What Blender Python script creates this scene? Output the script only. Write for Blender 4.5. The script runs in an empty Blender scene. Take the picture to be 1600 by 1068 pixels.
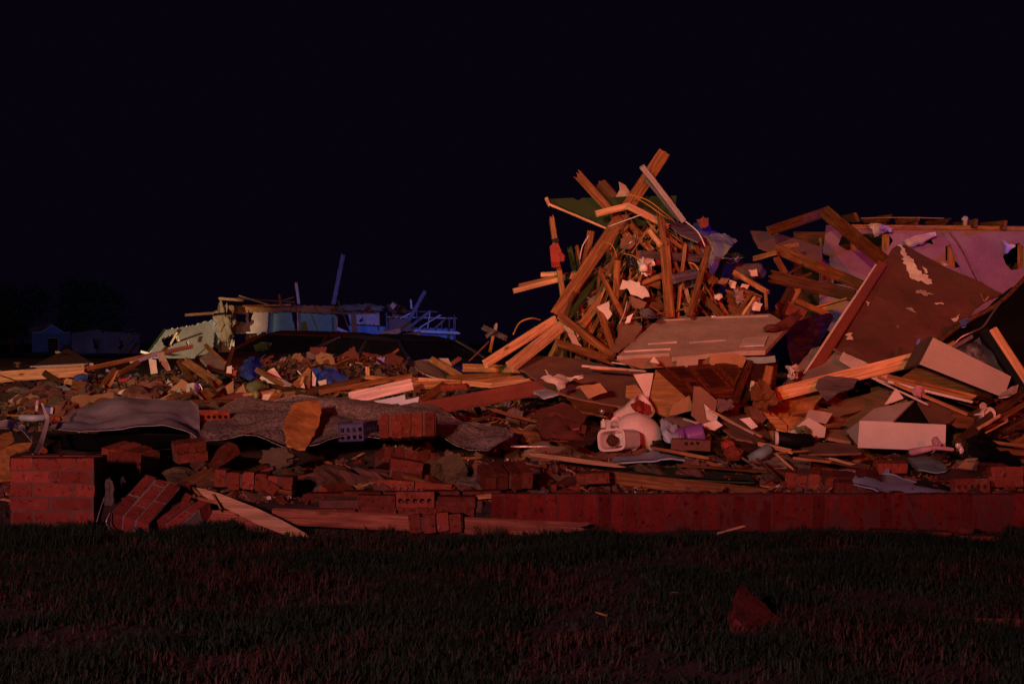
import bpy, math, random
from mathutils import Vector, Matrix, noise
from mathutils.geometry import delaunay_2d_cdt

# ------------------------------------------------------------------ camera, sky, lights, exposure
sc = bpy.context.scene
COL = sc.collection
CH = 0.94                                   # camera height above the lawn
F = 2222.0                                  # focal length in pixels of the 1600 px wide photograph
cam_d = bpy.data.cameras.new('camera'); cam = bpy.data.objects.new('camera', cam_d); COL.objects.link(cam)
cam.location = (0, 0, CH); cam.rotation_euler = (math.radians(90), 0, 0)
cam_d.lens = 50; cam_d.sensor_width = 36; cam_d.clip_end = 2000; cam_d.clip_start = .05
sc.camera = cam
w = bpy.data.worlds.new('World'); sc.world = w; w.use_nodes = True
bg = w.node_tree.nodes['Background']
bg.inputs[0].default_value = (.36, .18, .80, 1); bg.inputs[1].default_value = .005
sc.view_settings.view_transform = 'Standard'; sc.view_settings.look = 'None'
sc.view_settings.exposure = 0; sc.view_settings.gamma = 1
try: sc.view_settings.use_curve_mapping = False
except Exception: pass
sc.cycles.use_denoising = True
sc.cycles.max_bounces = 4

def spot(name, loc, aim, color, power, angle, blend, r):
    d = bpy.data.lights.new(name, 'SPOT'); d.color = color; d.energy = power
    d.spot_size = math.radians(angle); d.spot_blend = blend; d.shadow_soft_size = r
    o = bpy.data.objects.new(name, d); COL.objects.link(o); o.location = loc
    o.rotation_euler = (Vector(aim) - Vector(loc)).to_track_quat('-Z', 'Y').to_euler()
    return o
# added fills, and lamps of the emergency vehicles standing in the street behind and beside the photographer
def up(loc, az, el):      # aim point for a hooded lamp tipped upward
    az, el = math.radians(az), math.radians(el)
    return (loc[0] + math.sin(az) * math.cos(el), loc[1] + math.cos(az) * math.cos(el), loc[2] + math.sin(el))
L1, L2, L3 = (-4.0, -9, 3.0), (1.8, -7, 2.5), (-8, 1, 2.3)
spot('scene_floodlight', L1, up(L1, 9, 48.5), (1, .44, .15), 8900, 120, .17, .12)
spot('red_beacon_lamp', L2, up(L2, 1, 49.9), (1, .02, .02), 6600, 120, .17, .1)
spot('left_work_lamp', L3, up(L3, 20, 47.5), (.58, .63, .40), 2200, 120, .17, .12)
L4 = (12, 14.8, 3.2)
spot('blue_beacon_lamp', L4, (4, 14.8, 2.6), (.12, .08, 1), 1000, 50, .4, .1)
spot('lawn_fill_lamp', (-3.5, -4, 2.6), (-.6, 6.4, 0), (1, .34, .50), 2300, 72, 1, .2)  # dim fill lamp added only to brighten the lawn
spot('far_headlight', (-22, 22, 1.6), up((-22, 22, 1.6), 12.4, .5), (1, .80, .55), 70000, 10.5, .6, .1)
spot('far_blue_beacon', (9, 24, 3), up((9, 24, 3), -20.5, -2), (.05, .17, 1), 30000, 19, .8, .1)
spot('far_left_fill', (-24, 82, 3), (-38, 118, 1.8), (.06, .25, 1), 2600, 40, .9, .1)  # blue fill lamp added to tint the distant gabled house
spot('far_warm_fill', (-14, 20, 2.4), up((-14, 20, 2.4), 3, 1), (1, .42, .16), 6000, 14, .6, .1)  # added warm lamp, stands in for floodlight reaching the far house

# ------------------------------------------------------------------ helpers
R = random.Random(11)
def P(px, py, Y): return Vector(((px - 800) / F * Y, Y, CH - (py - 534) / F * Y))
O = Vector((0, 0, CH))
PM = {}
def tag(o, label=None, cat=None, group=None, kind=None):
    if label: o['label'] = label
    if cat: o['category'] = cat
    if group: o['group'] = group
    if kind: o['kind'] = kind
    return o
def link(name, data, M=None, parent=None):
    o = bpy.data.objects.new(name, data); COL.objects.link(o)
    M = M or Matrix.Identity(4)
    PM[o.name] = M.copy()
    if parent is not None:
        o.parent = parent; o.matrix_basis = PM[parent.name].inverted() @ M
    else: o.matrix_basis = M
    return o
def empty(name, M, label, cat, group=None):
    if isinstance(M, Vector): M = Matrix.Translation(M)
    return tag(link(name, None, M), label, cat, group)
def mk(name, V, Fs, m, smooth=False):
    me = bpy.data.meshes.new(name); me.from_pydata([tuple(v) for v in V], [], Fs); me.update()
    if smooth: me.polygons.foreach_set('use_smooth', [True] * len(me.polygons))
    if m: me.materials.append(m)
    return me
def frame(o, X, Yv, Z):
    return Matrix(((X[0], Yv[0], Z[0], o[0]), (X[1], Yv[1], Z[1], o[1]), (X[2], Yv[2], Z[2], o[2]), (0, 0, 0, 1)))
def n3(x, y=0, z=0): return noise.noise(Vector((x, y, z)))
def fbm(x, y, z=0, o=4): return noise.fractal(Vector((x, y, z)), 1.0, 2.0, o)
def sst(a, b, x):
    t = max(0, min(1, (x - a) / (b - a))); return t * t * (3 - 2 * t)
def cat_rom(p, n):
    out = []
    for i in range(len(p) - 1):
        p0, p1, p2, p3 = p[max(i - 1, 0)], p[i], p[i + 1], p[min(i + 2, len(p) - 1)]
        for k in range(n):
            t = k / n
            out.append(.5 * ((2 * p1) + (p2 - p0) * t + (2 * p0 - 5 * p1 + 4 * p2 - p3) * t * t + (3 * p1 - p0 - 3 * p2 + p3) * t ** 3))
    out.append(p[-1]); return out

# ------------------------------------------------------------------ materials
class NT:
    def __init__(s, name):
        s.m = bpy.data.materials.new(name); s.m.use_nodes = True; s.t = s.m.node_tree
        s.b = s.t.nodes['Principled BSDF']; s.co = s.n('ShaderNodeTexCoord').outputs['Object']
    def n(s, ty, **k):
        x = s.t.nodes.new(ty)
        for a, v in k.items(): setattr(x, a, v)
        return x
    def l(s, a, b): s.t.links.new(a, b)
    def map(s, sc_, rot=(0, 0, 0)):
        x = s.n('ShaderNodeMapping'); s.l(s.co, x.inputs[0]); x.inputs['Scale'].default_value = sc_; x.inputs['Rotation'].default_value = rot
        oi = s.n('ShaderNodeObjectInfo'); mu = s.n('ShaderNodeMath', operation='MULTIPLY'); mu.inputs[1].default_value = 37
        s.l(oi.outputs['Random'], mu.inputs[0]); s.l(mu.outputs[0], x.inputs['Location']); return x.outputs[0]
    def noise(s, vec, scale, det=6, rough=.65, dist=0):
        x = s.n('ShaderNodeTexNoise'); s.l(vec, x.inputs[0]); x.inputs['Scale'].default_value = scale
        x.inputs['Detail'].default_value = det; x.inputs['Roughness'].default_value = rough; x.inputs['Distortion'].default_value = dist
        return x.outputs[0]
    def vor(s, vec, scale, out='Distance', feat='F1', rnd=1):
        x = s.n('ShaderNodeTexVoronoi', feature=feat); s.l(vec, x.inputs[0]); x.inputs['Scale'].default_value = scale
        if 'Randomness' in x.inputs: x.inputs['Randomness'].default_value = rnd
        return x.outputs[out]
    def ramp(s, f, stops):
        x = s.n('ShaderNodeValToRGB'); s.l(f, x.inputs[0]); e = x.color_ramp.elements
        while len(e) < len(stops): e.new(.5)
        for i, (p, c) in enumerate(stops):
            e[i].position = p; e[i].color = (c, c, c, 1) if isinstance(c, (int, float)) else (*c, 1)
        return x.outputs[0]
    def mix(s, f, a, b, mode='MIX'):
        x = s.n('ShaderNodeMix', data_type='RGBA', blend_type=mode)
        if isinstance(f, (int, float)): x.inputs[0].default_value = f
        else: s.l(f, x.inputs[0])
        for i, v in ((6, a), (7, b)):
            if isinstance(v, tuple): x.inputs[i].default_value = (*v, 1)
            else: s.l(v, x.inputs[i])
        return x.outputs[2]
    def done(s, col, h, rough=.8, bump=.3, dist=.01, rnd=.2, metallic=0, spec=.12):
        oi = s.n('ShaderNodeObjectInfo'); mr = s.n('ShaderNodeMapRange'); s.l(oi.outputs['Random'], mr.inputs[0])
        mr.inputs['To Min'].default_value = 1 - rnd; mr.inputs['To Max'].default_value = 1 + rnd
        hs = s.n('ShaderNodeHueSaturation'); s.l(mr.outputs[0], hs.inputs['Value']); s.l(col, hs.inputs['Color'])
        s.l(hs.outputs[0], s.b.inputs['Base Color'])
        bp = s.n('ShaderNodeBump'); bp.inputs['Strength'].default_value = bump; bp.inputs['Distance'].default_value = dist
        s.l(h, bp.inputs['Height']); s.l(bp.outputs[0], s.b.inputs['Normal'])
        s.b.inputs['Roughness'].default_value = rough; s.b.inputs['Metallic'].default_value = metallic
        s.b.inputs['Specular IOR Level'].default_value = spec
        return s.m
def plain(name, c1, c2, scale=6, rough=.8, bump=.3, dist=.006, rnd=.15, metallic=0, spec=.4, dirt=.45, dscale=2.3):
    t = NT(name); v = t.map((1, 1, 1)); f = t.noise(v, scale)
    c = t.mix(t.ramp(f, [(.3, 0), (.7, 1)]), c1, c2)
    d = t.ramp(t.noise(v, dscale, 8, .7), [(.38, 1), (.62, 0)])
    dm = t.n('ShaderNodeMath', operation='MULTIPLY'); t.l(d, dm.inputs[0]); dm.inputs[1].default_value = dirt
    c = t.mix(dm.outputs[0], c, tuple(x * .35 + y for x, y in zip(c1, (.02, .014, .008))))
    sp = t.ramp(t.noise(v, 38, 7, .8), [(.50, 0), (.68, .45 * min(1, dirt * 2))]); c = t.mix(sp, c, tuple(x * .4 for x in c1))
    sc2 = t.ramp(t.noise(t.map((2.5, 26, 26), (0, 0, .5)), 1.7, 6, .8, .5), [(.58, 0), (.66, .5 * min(1, dirt * 2))]); c = t.mix(sc2, c, tuple(x * .5 for x in c2))
    return t.done(c, t.noise(v, scale * 3), rough, bump, dist, rnd, metallic, spec)
def wood(name, c1, c2, knot=(.10, .05, .02), rough=.75, dirt=.5):
    t = NT(name); v = t.map((1.2, 16, 16)); f = t.noise(v, 3.2, 7, .62, .7)
    c = t.mix(t.ramp(f, [(.36, 0), (.60, 1)]), c1, tuple(x * .72 for x in c2))
    st = t.ramp(t.noise(t.map((.9, 55, 55)), 2.1, 5, .7, .3), [(.5, 0), (.62, .8)]); c = t.mix(st, c, tuple(x * .42 for x in c2))
    ch = t.ramp(t.noise(t.map((7, 13, 13)), 3.3, 9, .8, .8), [(.60, 0), (.66, .85)]); c = t.mix(ch, c, tuple(x * .28 for x in c2))
    g = t.map((3.2, 9, 9)); k = t.ramp(t.vor(g, 1.1), [(.05, 1), (.16, 0)])
    c = t.mix(k, c, knot)
    v2 = t.map((1, 1, 1)); d = t.ramp(t.noise(v2, 3.1, 9, .72), [(.36, 1), (.58, 0)])
    dm = t.n('ShaderNodeMath', operation='MULTIPLY'); t.l(d, dm.inputs[0]); dm.inputs[1].default_value = dirt
    c = t.mix(dm.outputs[0], c, tuple(x * .3 for x in c1))
    return t.done(c, f, rough, .45, .004, .28)
def brickm(name, c1, c2, smear=.5):
    t = NT(name); v = t.map((1, 1, 1)); f = t.noise(v, 14, 8, .7)
    c = t.mix(t.ramp(f, [(.3, 0), (.7, 1)]), c1, c2)
    sm = t.ramp(t.noise(v, 21, 9, .75, .4), [(.56, 0), (.7, 1)])
    dm = t.n('ShaderNodeMath', operation='MULTIPLY'); t.l(sm, dm.inputs[0]); dm.inputs[1].default_value = smear
    c = t.mix(dm.outputs[0], c, (.34, .29, .24))
    dk = t.ramp(t.noise(v, 34, 6, .7), [(.36, 1), (.45, 0)])
    c = t.mix(dk, c, tuple(x * .3 for x in c1))
    return t.done(c, t.noise(v, 45, 6, .7), .9, .8, .006, .3)
def osbm(name, c1, c2):
    t = NT(name); v = t.map((14, 5, 9)); col = t.vor(v, 3.5, 'Color'); bw = t.n('ShaderNodeRGBToBW'); t.l(col, bw.inputs[0])
    c = t.mix(t.ramp(bw.outputs[0], [(.2, 0), (.8, 1)]), c1, c2)
    v2 = t.map((1, 1, 1)); d = t.ramp(t.noise(v2, 6, 8), [(.35, 1), (.6, 0)])
    c = t.mix(d, c, tuple(x * .5 for x in c1)); return t.done(c, bw.outputs[0], .8, .5, .006, .15)
def carpetm(name, base, specks, sp=160, amt=.6):
    t = NT(name); v = t.map((1, 1, 1)); vo = t.vor(v, sp, 'Color'); bw = t.n('ShaderNodeRGBToBW'); t.l(vo, bw.inputs[0])
    s = t.ramp(bw.outputs[0], [(.42, 1), (.5, 0)])
    dm = t.n('ShaderNodeMath', operation='MULTIPLY'); t.l(s, dm.inputs[0]); dm.inputs[1].default_value = amt
    c = t.mix(dm.outputs[0], base, specks)
    d = t.ramp(t.noise(v, 3, 9, .7), [(.38, .75), (.62, 0)]); c = t.mix(d, c, tuple(x * .45 for x in base))
    return t.done(c, t.noise(v, 120, 4), .97, .9, .008, .05, spec=.1)

PINE = wood('pine', (.44, .23, .095), (.30, .135, .048))
RUSTW = wood('rusty_wood', (.36, .13, .07), (.24, .085, .045), dirt=.5)
PINKW = wood('pale_pink_wood', (.86, .72, .70), (.80, .64, .60), dirt=.1)
PINEB = wood('bright_pine', (.68, .43, .24), (.54, .31, .155), dirt=.25)
OLDW = wood('old_wood', (.27, .115, .043), (.155, .06, .02), dirt=.6)
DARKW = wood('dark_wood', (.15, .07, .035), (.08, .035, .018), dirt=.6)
TRIM = wood('painted_trim', (.60, .55, .52), (.50, .44, .42), (.3, .25, .22), .6, .35)
PURPW = wood('grey_board', (.20, .17, .18), (.12, .10, .11), (.06, .05, .05))
CHERRY = wood('cherry_wood', (.20, .055, .025), (.10, .024, .012), (.04, .01, .008), .35, .3)
CHERRYD = wood('cherry_dark', (.09, .024, .014), (.045, .012, .008), (.02, .01, .008), .35, .3)
PLY = wood('plywood_side', (.40, .22, .09), (.30, .155, .06), (.2, .1, .04), .6, .35)
LAM = plain('white_laminate', (.54, .50, .46), (.48, .45, .41), 3, .45, .05, rnd=.03, dirt=.22, dscale=5)
DRY = plain('drywall_paint', (.42, .34, .29), (.32, .25, .21), 7, .85, .25, rnd=.12, dirt=.5)
DRYW = plain('drywall_core', (.72, .66, .62), (.58, .52, .48), 18, .9, .6, rnd=.12, dirt=.35)
DRYB = plain('drywall_paper', (.24, .13, .085), (.17, .09, .06), 4, .85, .2, rnd=.06, dirt=.5)
WALLP = plain('beige_wall', (.52, .44, .40), (.45, .37, .34), 2, .85, .15, rnd=.03, dirt=.45, dscale=1.2)
WALLR = plain('mauve_lit_wall', (.34, .20, .22), (.28, .165, .18), 2, .85, .15, rnd=.03, dirt=.5, dscale=1.6)  # mauve of the red and blue light is put into the wall colour
DOORM = plain('painted_door', (.42, .34, .28), (.37, .30, .25), 4, .7, .12, rnd=.02, dirt=.5, dscale=5)
GREENB = plain('green_sheathing', (.024, .060, .012), (.016, .042, .008), 5, .85, .2, rnd=.03, dirt=.5)
PALEW = plain('pale_wall', (.60, .55, .46), (.50, .46, .38), 2, .85, .15, rnd=.03, dirt=.4, dscale=.9)
SIDG = plain('green_grey_siding', (.11, .22, .15), (.08, .17, .12), 2, .85, .15, rnd=.03, dirt=.4, dscale=.9)
SIDB = plain('blue_grey_siding', (.12, .22, .34), (.09, .17, .27), 2, .8, .15, rnd=.05, dirt=.3, dscale=.9)
BRICK = brickm('red_brick', (.25, .055, .03), (.15, .033, .019))
BRICKP = brickm('red_brick_clean', (.26, .05, .032), (.18, .036, .024), .3)
BRICKD = brickm('dark_brick', (.16, .036, .021), (.09, .02, .013), .3)
BRICKW = brickm('wall_brick', (.155, .017, .012), (.10, .011, .008), .10)
MORTW = plain('wall_mortar', (.14, .022, .016), (.09, .014, .010), 25, .95, .8, .008, rnd=.1)
MORT = plain('mortar', (.30, .25, .21), (.20, .165, .14), 25, .95, 1, .012, rnd=.2)
MORTR = plain('stained_mortar', (.19, .08, .058), (.12, .05, .038), 25, .95, 1, .012, rnd=.2)
OLIVE = plain('olive_earth', (.12, .085, .045), (.065, .048, .026), 14, .95, 1, .02, rnd=.3)
STONE = plain('concrete_lump', (.20, .16, .12), (.11, .088, .068), 12, .95, 1, .02, rnd=.35)
OSB = osbm('osb', (.60, .25, .07), (.80, .38, .13))
CARP = carpetm('speckled_carpet', (.42, .34, .34), (.05, .03, .026), 100, .85)
CARG = carpetm('grey_carpet', (.40, .38, .46), (.24, .21, .26), 200, .4)
FLASH = plain('aluminium_flashing', (.62, .55, .60), (.5, .42, .48), 5, .4, .3, .01, rnd=.05, metallic=.1, dirt=.3)
CRATEM = plain('crate_plastic', (.045, .045, .17), (.03, .03, .12), 7, .4, .2, .01, rnd=.05, dirt=.3)
NAVYC = plain('navy_cloth', (.06, .11, .6), (.04, .08, .42), 5, .7, .4, rnd=.05, dirt=.4)
TARP = plain('grey_blue_tarp', (.46, .58, .76), (.36, .45, .6), 3, .5, .2, rnd=.05, dirt=.5)
TEAL = plain('teal_cloth', (.20, .31, .31), (.14, .24, .25), 5, .7, .3, rnd=.06, dirt=.4)
BLUEC = plain('blue_cloth', (.10, .16, .52), (.06, .10, .36), 5, .6, .3, rnd=.06, dirt=.3)
BLUEP = plain('blue_plastic', (.05, .09, .42), (.03, .06, .30), 7, .25, .35, .02, rnd=.1, dirt=.2)
REDC = plain('red_cloth', (.34, .035, .022), (.22, .02, .015), 8, .75, .3, rnd=.1, dirt=.3)
PURP = plain('purple_plastic', (.22, .08, .36), (.15, .05, .27), 5, .4, .1, rnd=.02, dirt=.25)
PINK = plain('pink_knit', (.62, .34, .40), (.46, .24, .30), 30, .9, .8, rnd=.05, dirt=.3)
PORC = plain('porcelain', (.74, .64, .62), (.66, .56, .54), 2, .12, .03, rnd=.02, dirt=.3, dscale=7, spec=.6)
FOIL = plain('metal_foil', (.62, .60, .62), (.30, .29, .32), 9, .22, 1.0, .04, rnd=.1, metallic=1, dirt=.3)
METAL = plain('bent_metal', (.55, .52, .55), (.40, .37, .40), 5, .35, .3, .01, rnd=.1, metallic=.8, dirt=.4)
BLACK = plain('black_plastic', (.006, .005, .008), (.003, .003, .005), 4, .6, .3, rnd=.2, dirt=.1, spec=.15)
CARB = plain('dark_red_paint', (.05, .007, .009), (.03, .005, .007), 3, .5, .06, rnd=.02, dirt=.5)
CARN = plain('navy_paint', (.012, .014, .04), (.008, .009, .025), 3, .45, .06, rnd=.02, dirt=.5)
GLASS = plain('dark_glass', (.004, .005, .009), (.006, .007, .012), 6, .3, .05, rnd=.02, dirt=.3)
RUB = plain('rubber', (.02, .02, .02), (.012, .012, .012), 9, .9, .3)
INSD = plain('far_insulation', (.24, .16, .10), (.15, .10, .06), 3, 1, 1, .05, rnd=.15)
WALLF = plain('beige_far_wall', (.36, .25, .19), (.30, .20, .15), 2, .85, .15, rnd=.03, dirt=.5, dscale=.9)
INS = plain('insulation', (.46, .34, .23), (.30, .21, .13), 30, 1, 1, .03, rnd=.15)
INSP = plain('pink_insulation', (.56, .36, .36), (.42, .26, .26), 30, 1, 1, .03, rnd=.15)
CARDB = plain('cardboard', (.36, .22, .11), (.27, .155, .075), 6, .85, .15, rnd=.1)
PAPER = plain('paper', (.68, .62, .58), (.55, .50, .47), 9, .8, .2, rnd=.08, dirt=.3)
GREENP = plain('green_bag', (.26, .29, .14), (.19, .22, .10), 8, .4, .5, .02, rnd=.05)
SHING = plain('asphalt_shingle', (.17, .11, .075), (.11, .07, .05), 60, .95, .8, .01, rnd=.1)
DIRT = plain('rubble_earth', (.065, .032, .022), (.03, .016, .012), 6, 1, 1, .05, rnd=0, dirt=.6, dscale=1.2)
YELC = plain('yellow_cord', (.42, .22, .04), (.34, .17, .03), 8, .6, .1, rnd=.05, dirt=.1)
WHTC = plain('white_cord', (.6, .55, .55), (.5, .45, .45), 8, .6, .1, rnd=.05, dirt=.1)
PANELB = plain('brown_panel_paper', (.125, .044, .036), (.085, .028, .024), 2.5, .9, .6, rnd=.02, dirt=.85, dscale=2.4)
REDD = plain('maroon_sheet', (.20, .05, .035), (.13, .03, .022), 4, .8, .3, rnd=.1, dirt=.5)
def grassm(name, c):
    t = NT(name); v = t.n('ShaderNodeNewGeometry').outputs['Random Per Island']
    c_ = t.ramp(v, [(0, tuple(x * .55 for x in c)), (1, tuple(x * 1.35 for x in c))])
    t.l(c_, t.b.inputs['Base Color']); t.b.inputs['Roughness'].default_value = .7; t.b.inputs['Specular IOR Level'].default_value = .2
    return t.m
GRASS = grassm('grass_green', (.015, .034, .014)); STRAW = grassm('straw', (.045, .026, .012)); LEAF = grassm('leaf', (.03, .07, .03))

# ------------------------------------------------------------------ terrain height
MOUNDS = [(1.25, 11.9, 1.25, .62, .55), (1.9, 12.0, .42, .9, .5), (3.0, 12.3, .45, 1.3, .8), (3.2, 10.6, .16, .9, .6), (-1.9, 15.6, .24, 1.1, .8), (-2.2, 13.5, .05, 1, 1.2), (2.7, 9.6, .08, 1, .4)]
def H(x, y, nz=True):
    if y < 7.1: return .015 * fbm(x * .9, y * .9) + .0
    h = .13 * sst(7.1, 7.2, y) + .29 * sst(7.7, 11, y) + .14 * sst(11, 18, y) - .45 * sst(30, 55, y)
    for mx, my, a, sx, sy in MOUNDS: h += a * math.exp(-((x - mx) / sx) ** 2 - ((y - my) / sy) ** 2)
    if nz: h += (.07 * fbm(x * 1.3, y * 1.3, 3) + .04 * fbm(x * 5, y * 5, 9)) * (.25 + .75 * sst(7.6, 9, y))
    return h
def grid_lines(*segs):
    out = []
    for a, b, s in segs:
        n = max(1, round((b - a) / s)); out += [a + (b - a) * i / n for i in range(n)]
    out.append(segs[-1][1]); return out
Xs = grid_lines((-400, -60, 34), (-60, -8, 2.6), (-8, 8, .09), (8, 60, 2.6), (60, 400, 34))
Ys = grid_lines((-40, 2, 3), (2, 7.1, .2), (7.1, 14, .08), (14, 20, .25), (20, 60, 2), (60, 600, 30))
V = [(x, y, H(x, y)) for y in Ys for x in Xs]; nx = len(Xs)
Fc = [(j * nx + i, j * nx + i + 1, (j + 1) * nx + i + 1, (j + 1) * nx + i) for j in range(len(Ys) - 1) for i in range(nx - 1)]
tag(link('ground', mk('ground', V, Fc, DIRT, True)), kind='structure')

# ------------------------------------------------------------------ builders
def plank_mesh(name, L, wd, t, m, jag=(0, 0), bow=0, seed=0):
    r = random.Random(seed); n = max(3, int(L / .22)); K = 8; V = []; Fs = []
    off = [[r.random() ** 1.6 for _ in range(K)] for _ in range(2)]
    e = min(.006, t * .15, wd * .1)
    for i in range(n + 1):
        x = L * i / n
        b = bow * math.sin(math.pi * i / n)
        for side in (1, -1):
            ks = range(K) if side == 1 else range(K - 1, -1, -1)
            for k in ks:
                v = -wd / 2 + wd * k / (K - 1)
                z = side * (t / 2 - (e if k in (0, K - 1) else 0))
                xx = x
                if i == 0: xx -= jag[0] * (off[0][k] - .3)
                if i == n: xx += jag[1] * (off[1][k] - .3)
                V.append((xx, v + b + r.uniform(-1, 1) * .002, z + r.uniform(-1, 1) * .0015))
    S = 2 * K
    for i in range(n):
        for k in range(S): Fs.append((i * S + k, (i + 1) * S + k, (i + 1) * S + (k + 1) % S, i * S + (k + 1) % S))
    for i, fl in ((0, 0), (n, 1)):
        for k in range(K - 1):
            a, b_, c, d = i * S + k, i * S + k + 1, i * S + S - 2 - k, i * S + S - 1 - k
            Fs.append((a, b_, c, d) if not fl else (d, c, b_, a))
    return mk(name, V, Fs, m)
SEED = [0]
def plank(x1, y1, Y1, x2, y2, Y2, wpx, m, label, roll=0, t=.038, jag=(.0, .0), name='plank', cat=None, group=None, bow=0, parent=None):
    a, b = P(x1, y1, Y1), P(x2, y2, Y2); L = (b - a).length; wd = wpx * (Y1 + Y2) / 2 / F
    X = (b - a).normalized(); vw = ((a + b) / 2 - O).normalized(); W = vw.cross(X).normalized()
    if W.z < 0: W = -W
    T = X.cross(W)
    c, s = math.cos(math.radians(roll)), math.sin(math.radians(roll))
    W2 = W * c + T * s; T2 = X.cross(W2)
    SEED[0] += 1
    me = plank_mesh(name, L, wd, t, m, jag, bow, SEED[0])
    o = link(name, me, frame(a, X, W2, T2), parent)
    if parent is None: tag(o, label, cat or name.replace('_', ' '), group)
    return o
def pl3(pl):
    if isinstance(pl, (int, float)): p0, n = Vector((0, pl, 0)), Vector((0, -1, 0))
    else:
        a, b, c = [P(*q) for q in pl]; p0 = a; n = (b - a).cross(c - a).normalized()
        if n.dot(O - p0) < 0: n = -n
    return p0, n
def hit(px, py, pl):
    p0, n = pl; d = P(px, py, 1) - O; return O + d * ((p0 - O).dot(n) / d.dot(n))
def pip(x, y, loop):
    c = False; n = len(loop)
    for i in range(n):
        x1, y1 = loop[i]; x2, y2 = loop[(i + 1) % n]
        if (y1 > y) != (y2 > y) and x < (x2 - x1) * (y - y1) / (y2 - y1) + x1: c = not c
    return c
def sheet_mesh(name, loops, t, m, jag=.0, warp=0., step=.12, seed=0, curl=0.):
    """loops: 2D metres; first outer, rest holes -> slab from z=0 down to -t"""
    r = random.Random(seed); LL = []
    for lp in loops:
        q = []
        for i in range(len(lp)):
            a, b = Vector(lp[i]), Vector(lp[(i + 1) % len(lp)]); d = (b - a).length
            n = max(1, int(d / (step * .5))) if jag else max(1, int(d / step))
            for k in range(n):
                p = a.lerp(b, k / n)
                if jag: p = p + Vector((r.uniform(-1, 1), r.uniform(-1, 1))) * jag
                q.append((p.x, p.y))
        LL.append(q)
    xs = [p[0] for p in LL[0]]; ys = [p[1] for p in LL[0]]
    pts, ed = [], []
    for q in LL:
        s = len(pts); pts += [Vector(p) for p in q]; ed += [(s + i, s + (i + 1) % len(q)) for i in range(len(q))]
    st = max(step, (max(xs) - min(xs)) / 26, (max(ys) - min(ys)) / 26)
    y = min(ys) + st / 2
    while y < max(ys):
        x = min(xs) + st / 2
        while x < max(xs):
            xx, yy = x + r.uniform(-.2, .2) * st, y + r.uniform(-.2, .2) * st
            if pip(xx, yy, LL[0]) and not any(pip(xx, yy, h) for h in LL[1:]): pts.append(Vector((xx, yy)))
            x += st
        y += st
    vo, eo, fo, _, _, _ = delaunay_2d_cdt(pts, ed, [], 0, 1e-6)
    tr = []
    for f in fo:
        cx = sum(vo[i][0] for i in f) / len(f); cy = sum(vo[i][1] for i in f) / len(f)
        if pip(cx, cy, LL[0]) and not any(pip(cx, cy, h) for h in LL[1:]): tr.append(tuple(f))
    sz = max(max(xs) - min(xs), .01); cxm = (max(xs) + min(xs)) / 2
    def zz(p): return warp * fbm(p[0] * 2.2 + seed, p[1] * 2.2, seed * .37) + curl * ((p[0] - cxm) / sz) ** 2
    n = len(vo)
    Vv = [(p[0], p[1], zz(p)) for p in vo] + [(p[0], p[1], zz(p) - t) for p in vo]
    def ccw(f):
        a, b, c = [vo[i] for i in f[:3]]; return (b[0] - a[0]) * (c[1] - a[1]) - (b[1] - a[1]) * (c[0] - a[0]) > 0
    tr = [f if ccw(f) else tuple(reversed(f)) for f in tr]
    cnt = {}
    for f in tr:
        for i in range(len(f)):
            e = (f[i], f[(i + 1) % len(f)]); cnt[e] = 1
    Fs = list(tr) + [tuple(n + i for i in reversed(f)) for f in tr]
    for (a, b) in cnt:
        if (b, a) not in cnt: Fs.append((b, a, n + a, n + b))
    return mk(name, Vv, Fs, m)
def panel(pts, pl, t, m, label, name='panel', cat=None, holes=(), jag=0., warp=0., step=.12, group=None, parent=None, curl=0., lift=0.):
    plane = pl3(pl); W = [hit(x, y, plane) for x, y in pts]; n = plane[1]
    c = sum(W, Vector()) / len(W)
    X = n.cross(Vector((0, 0, 1)))
    X = Vector((1, 0, 0)) if X.length < .05 else X.normalized()
    if X.x < 0: X = -X
    Y_ = n.cross(X)
    loops = [[((p - c).dot(X), (p - c).dot(Y_)) for p in W]]
    for h in holes: loops.append([((hit(x, y, plane) - c).dot(X), (hit(x, y, plane) - c).dot(Y_)) for x, y in h])
    SEED[0] += 1
    me = sheet_mesh(name, loops, t, m, jag, warp, step, SEED[0], curl)
    o = link(name, me, frame(c + n * lift, X, Y_, n), parent)
    if parent is None: tag(o, label, cat or name.replace('_', ' '), group)
    return o
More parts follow.
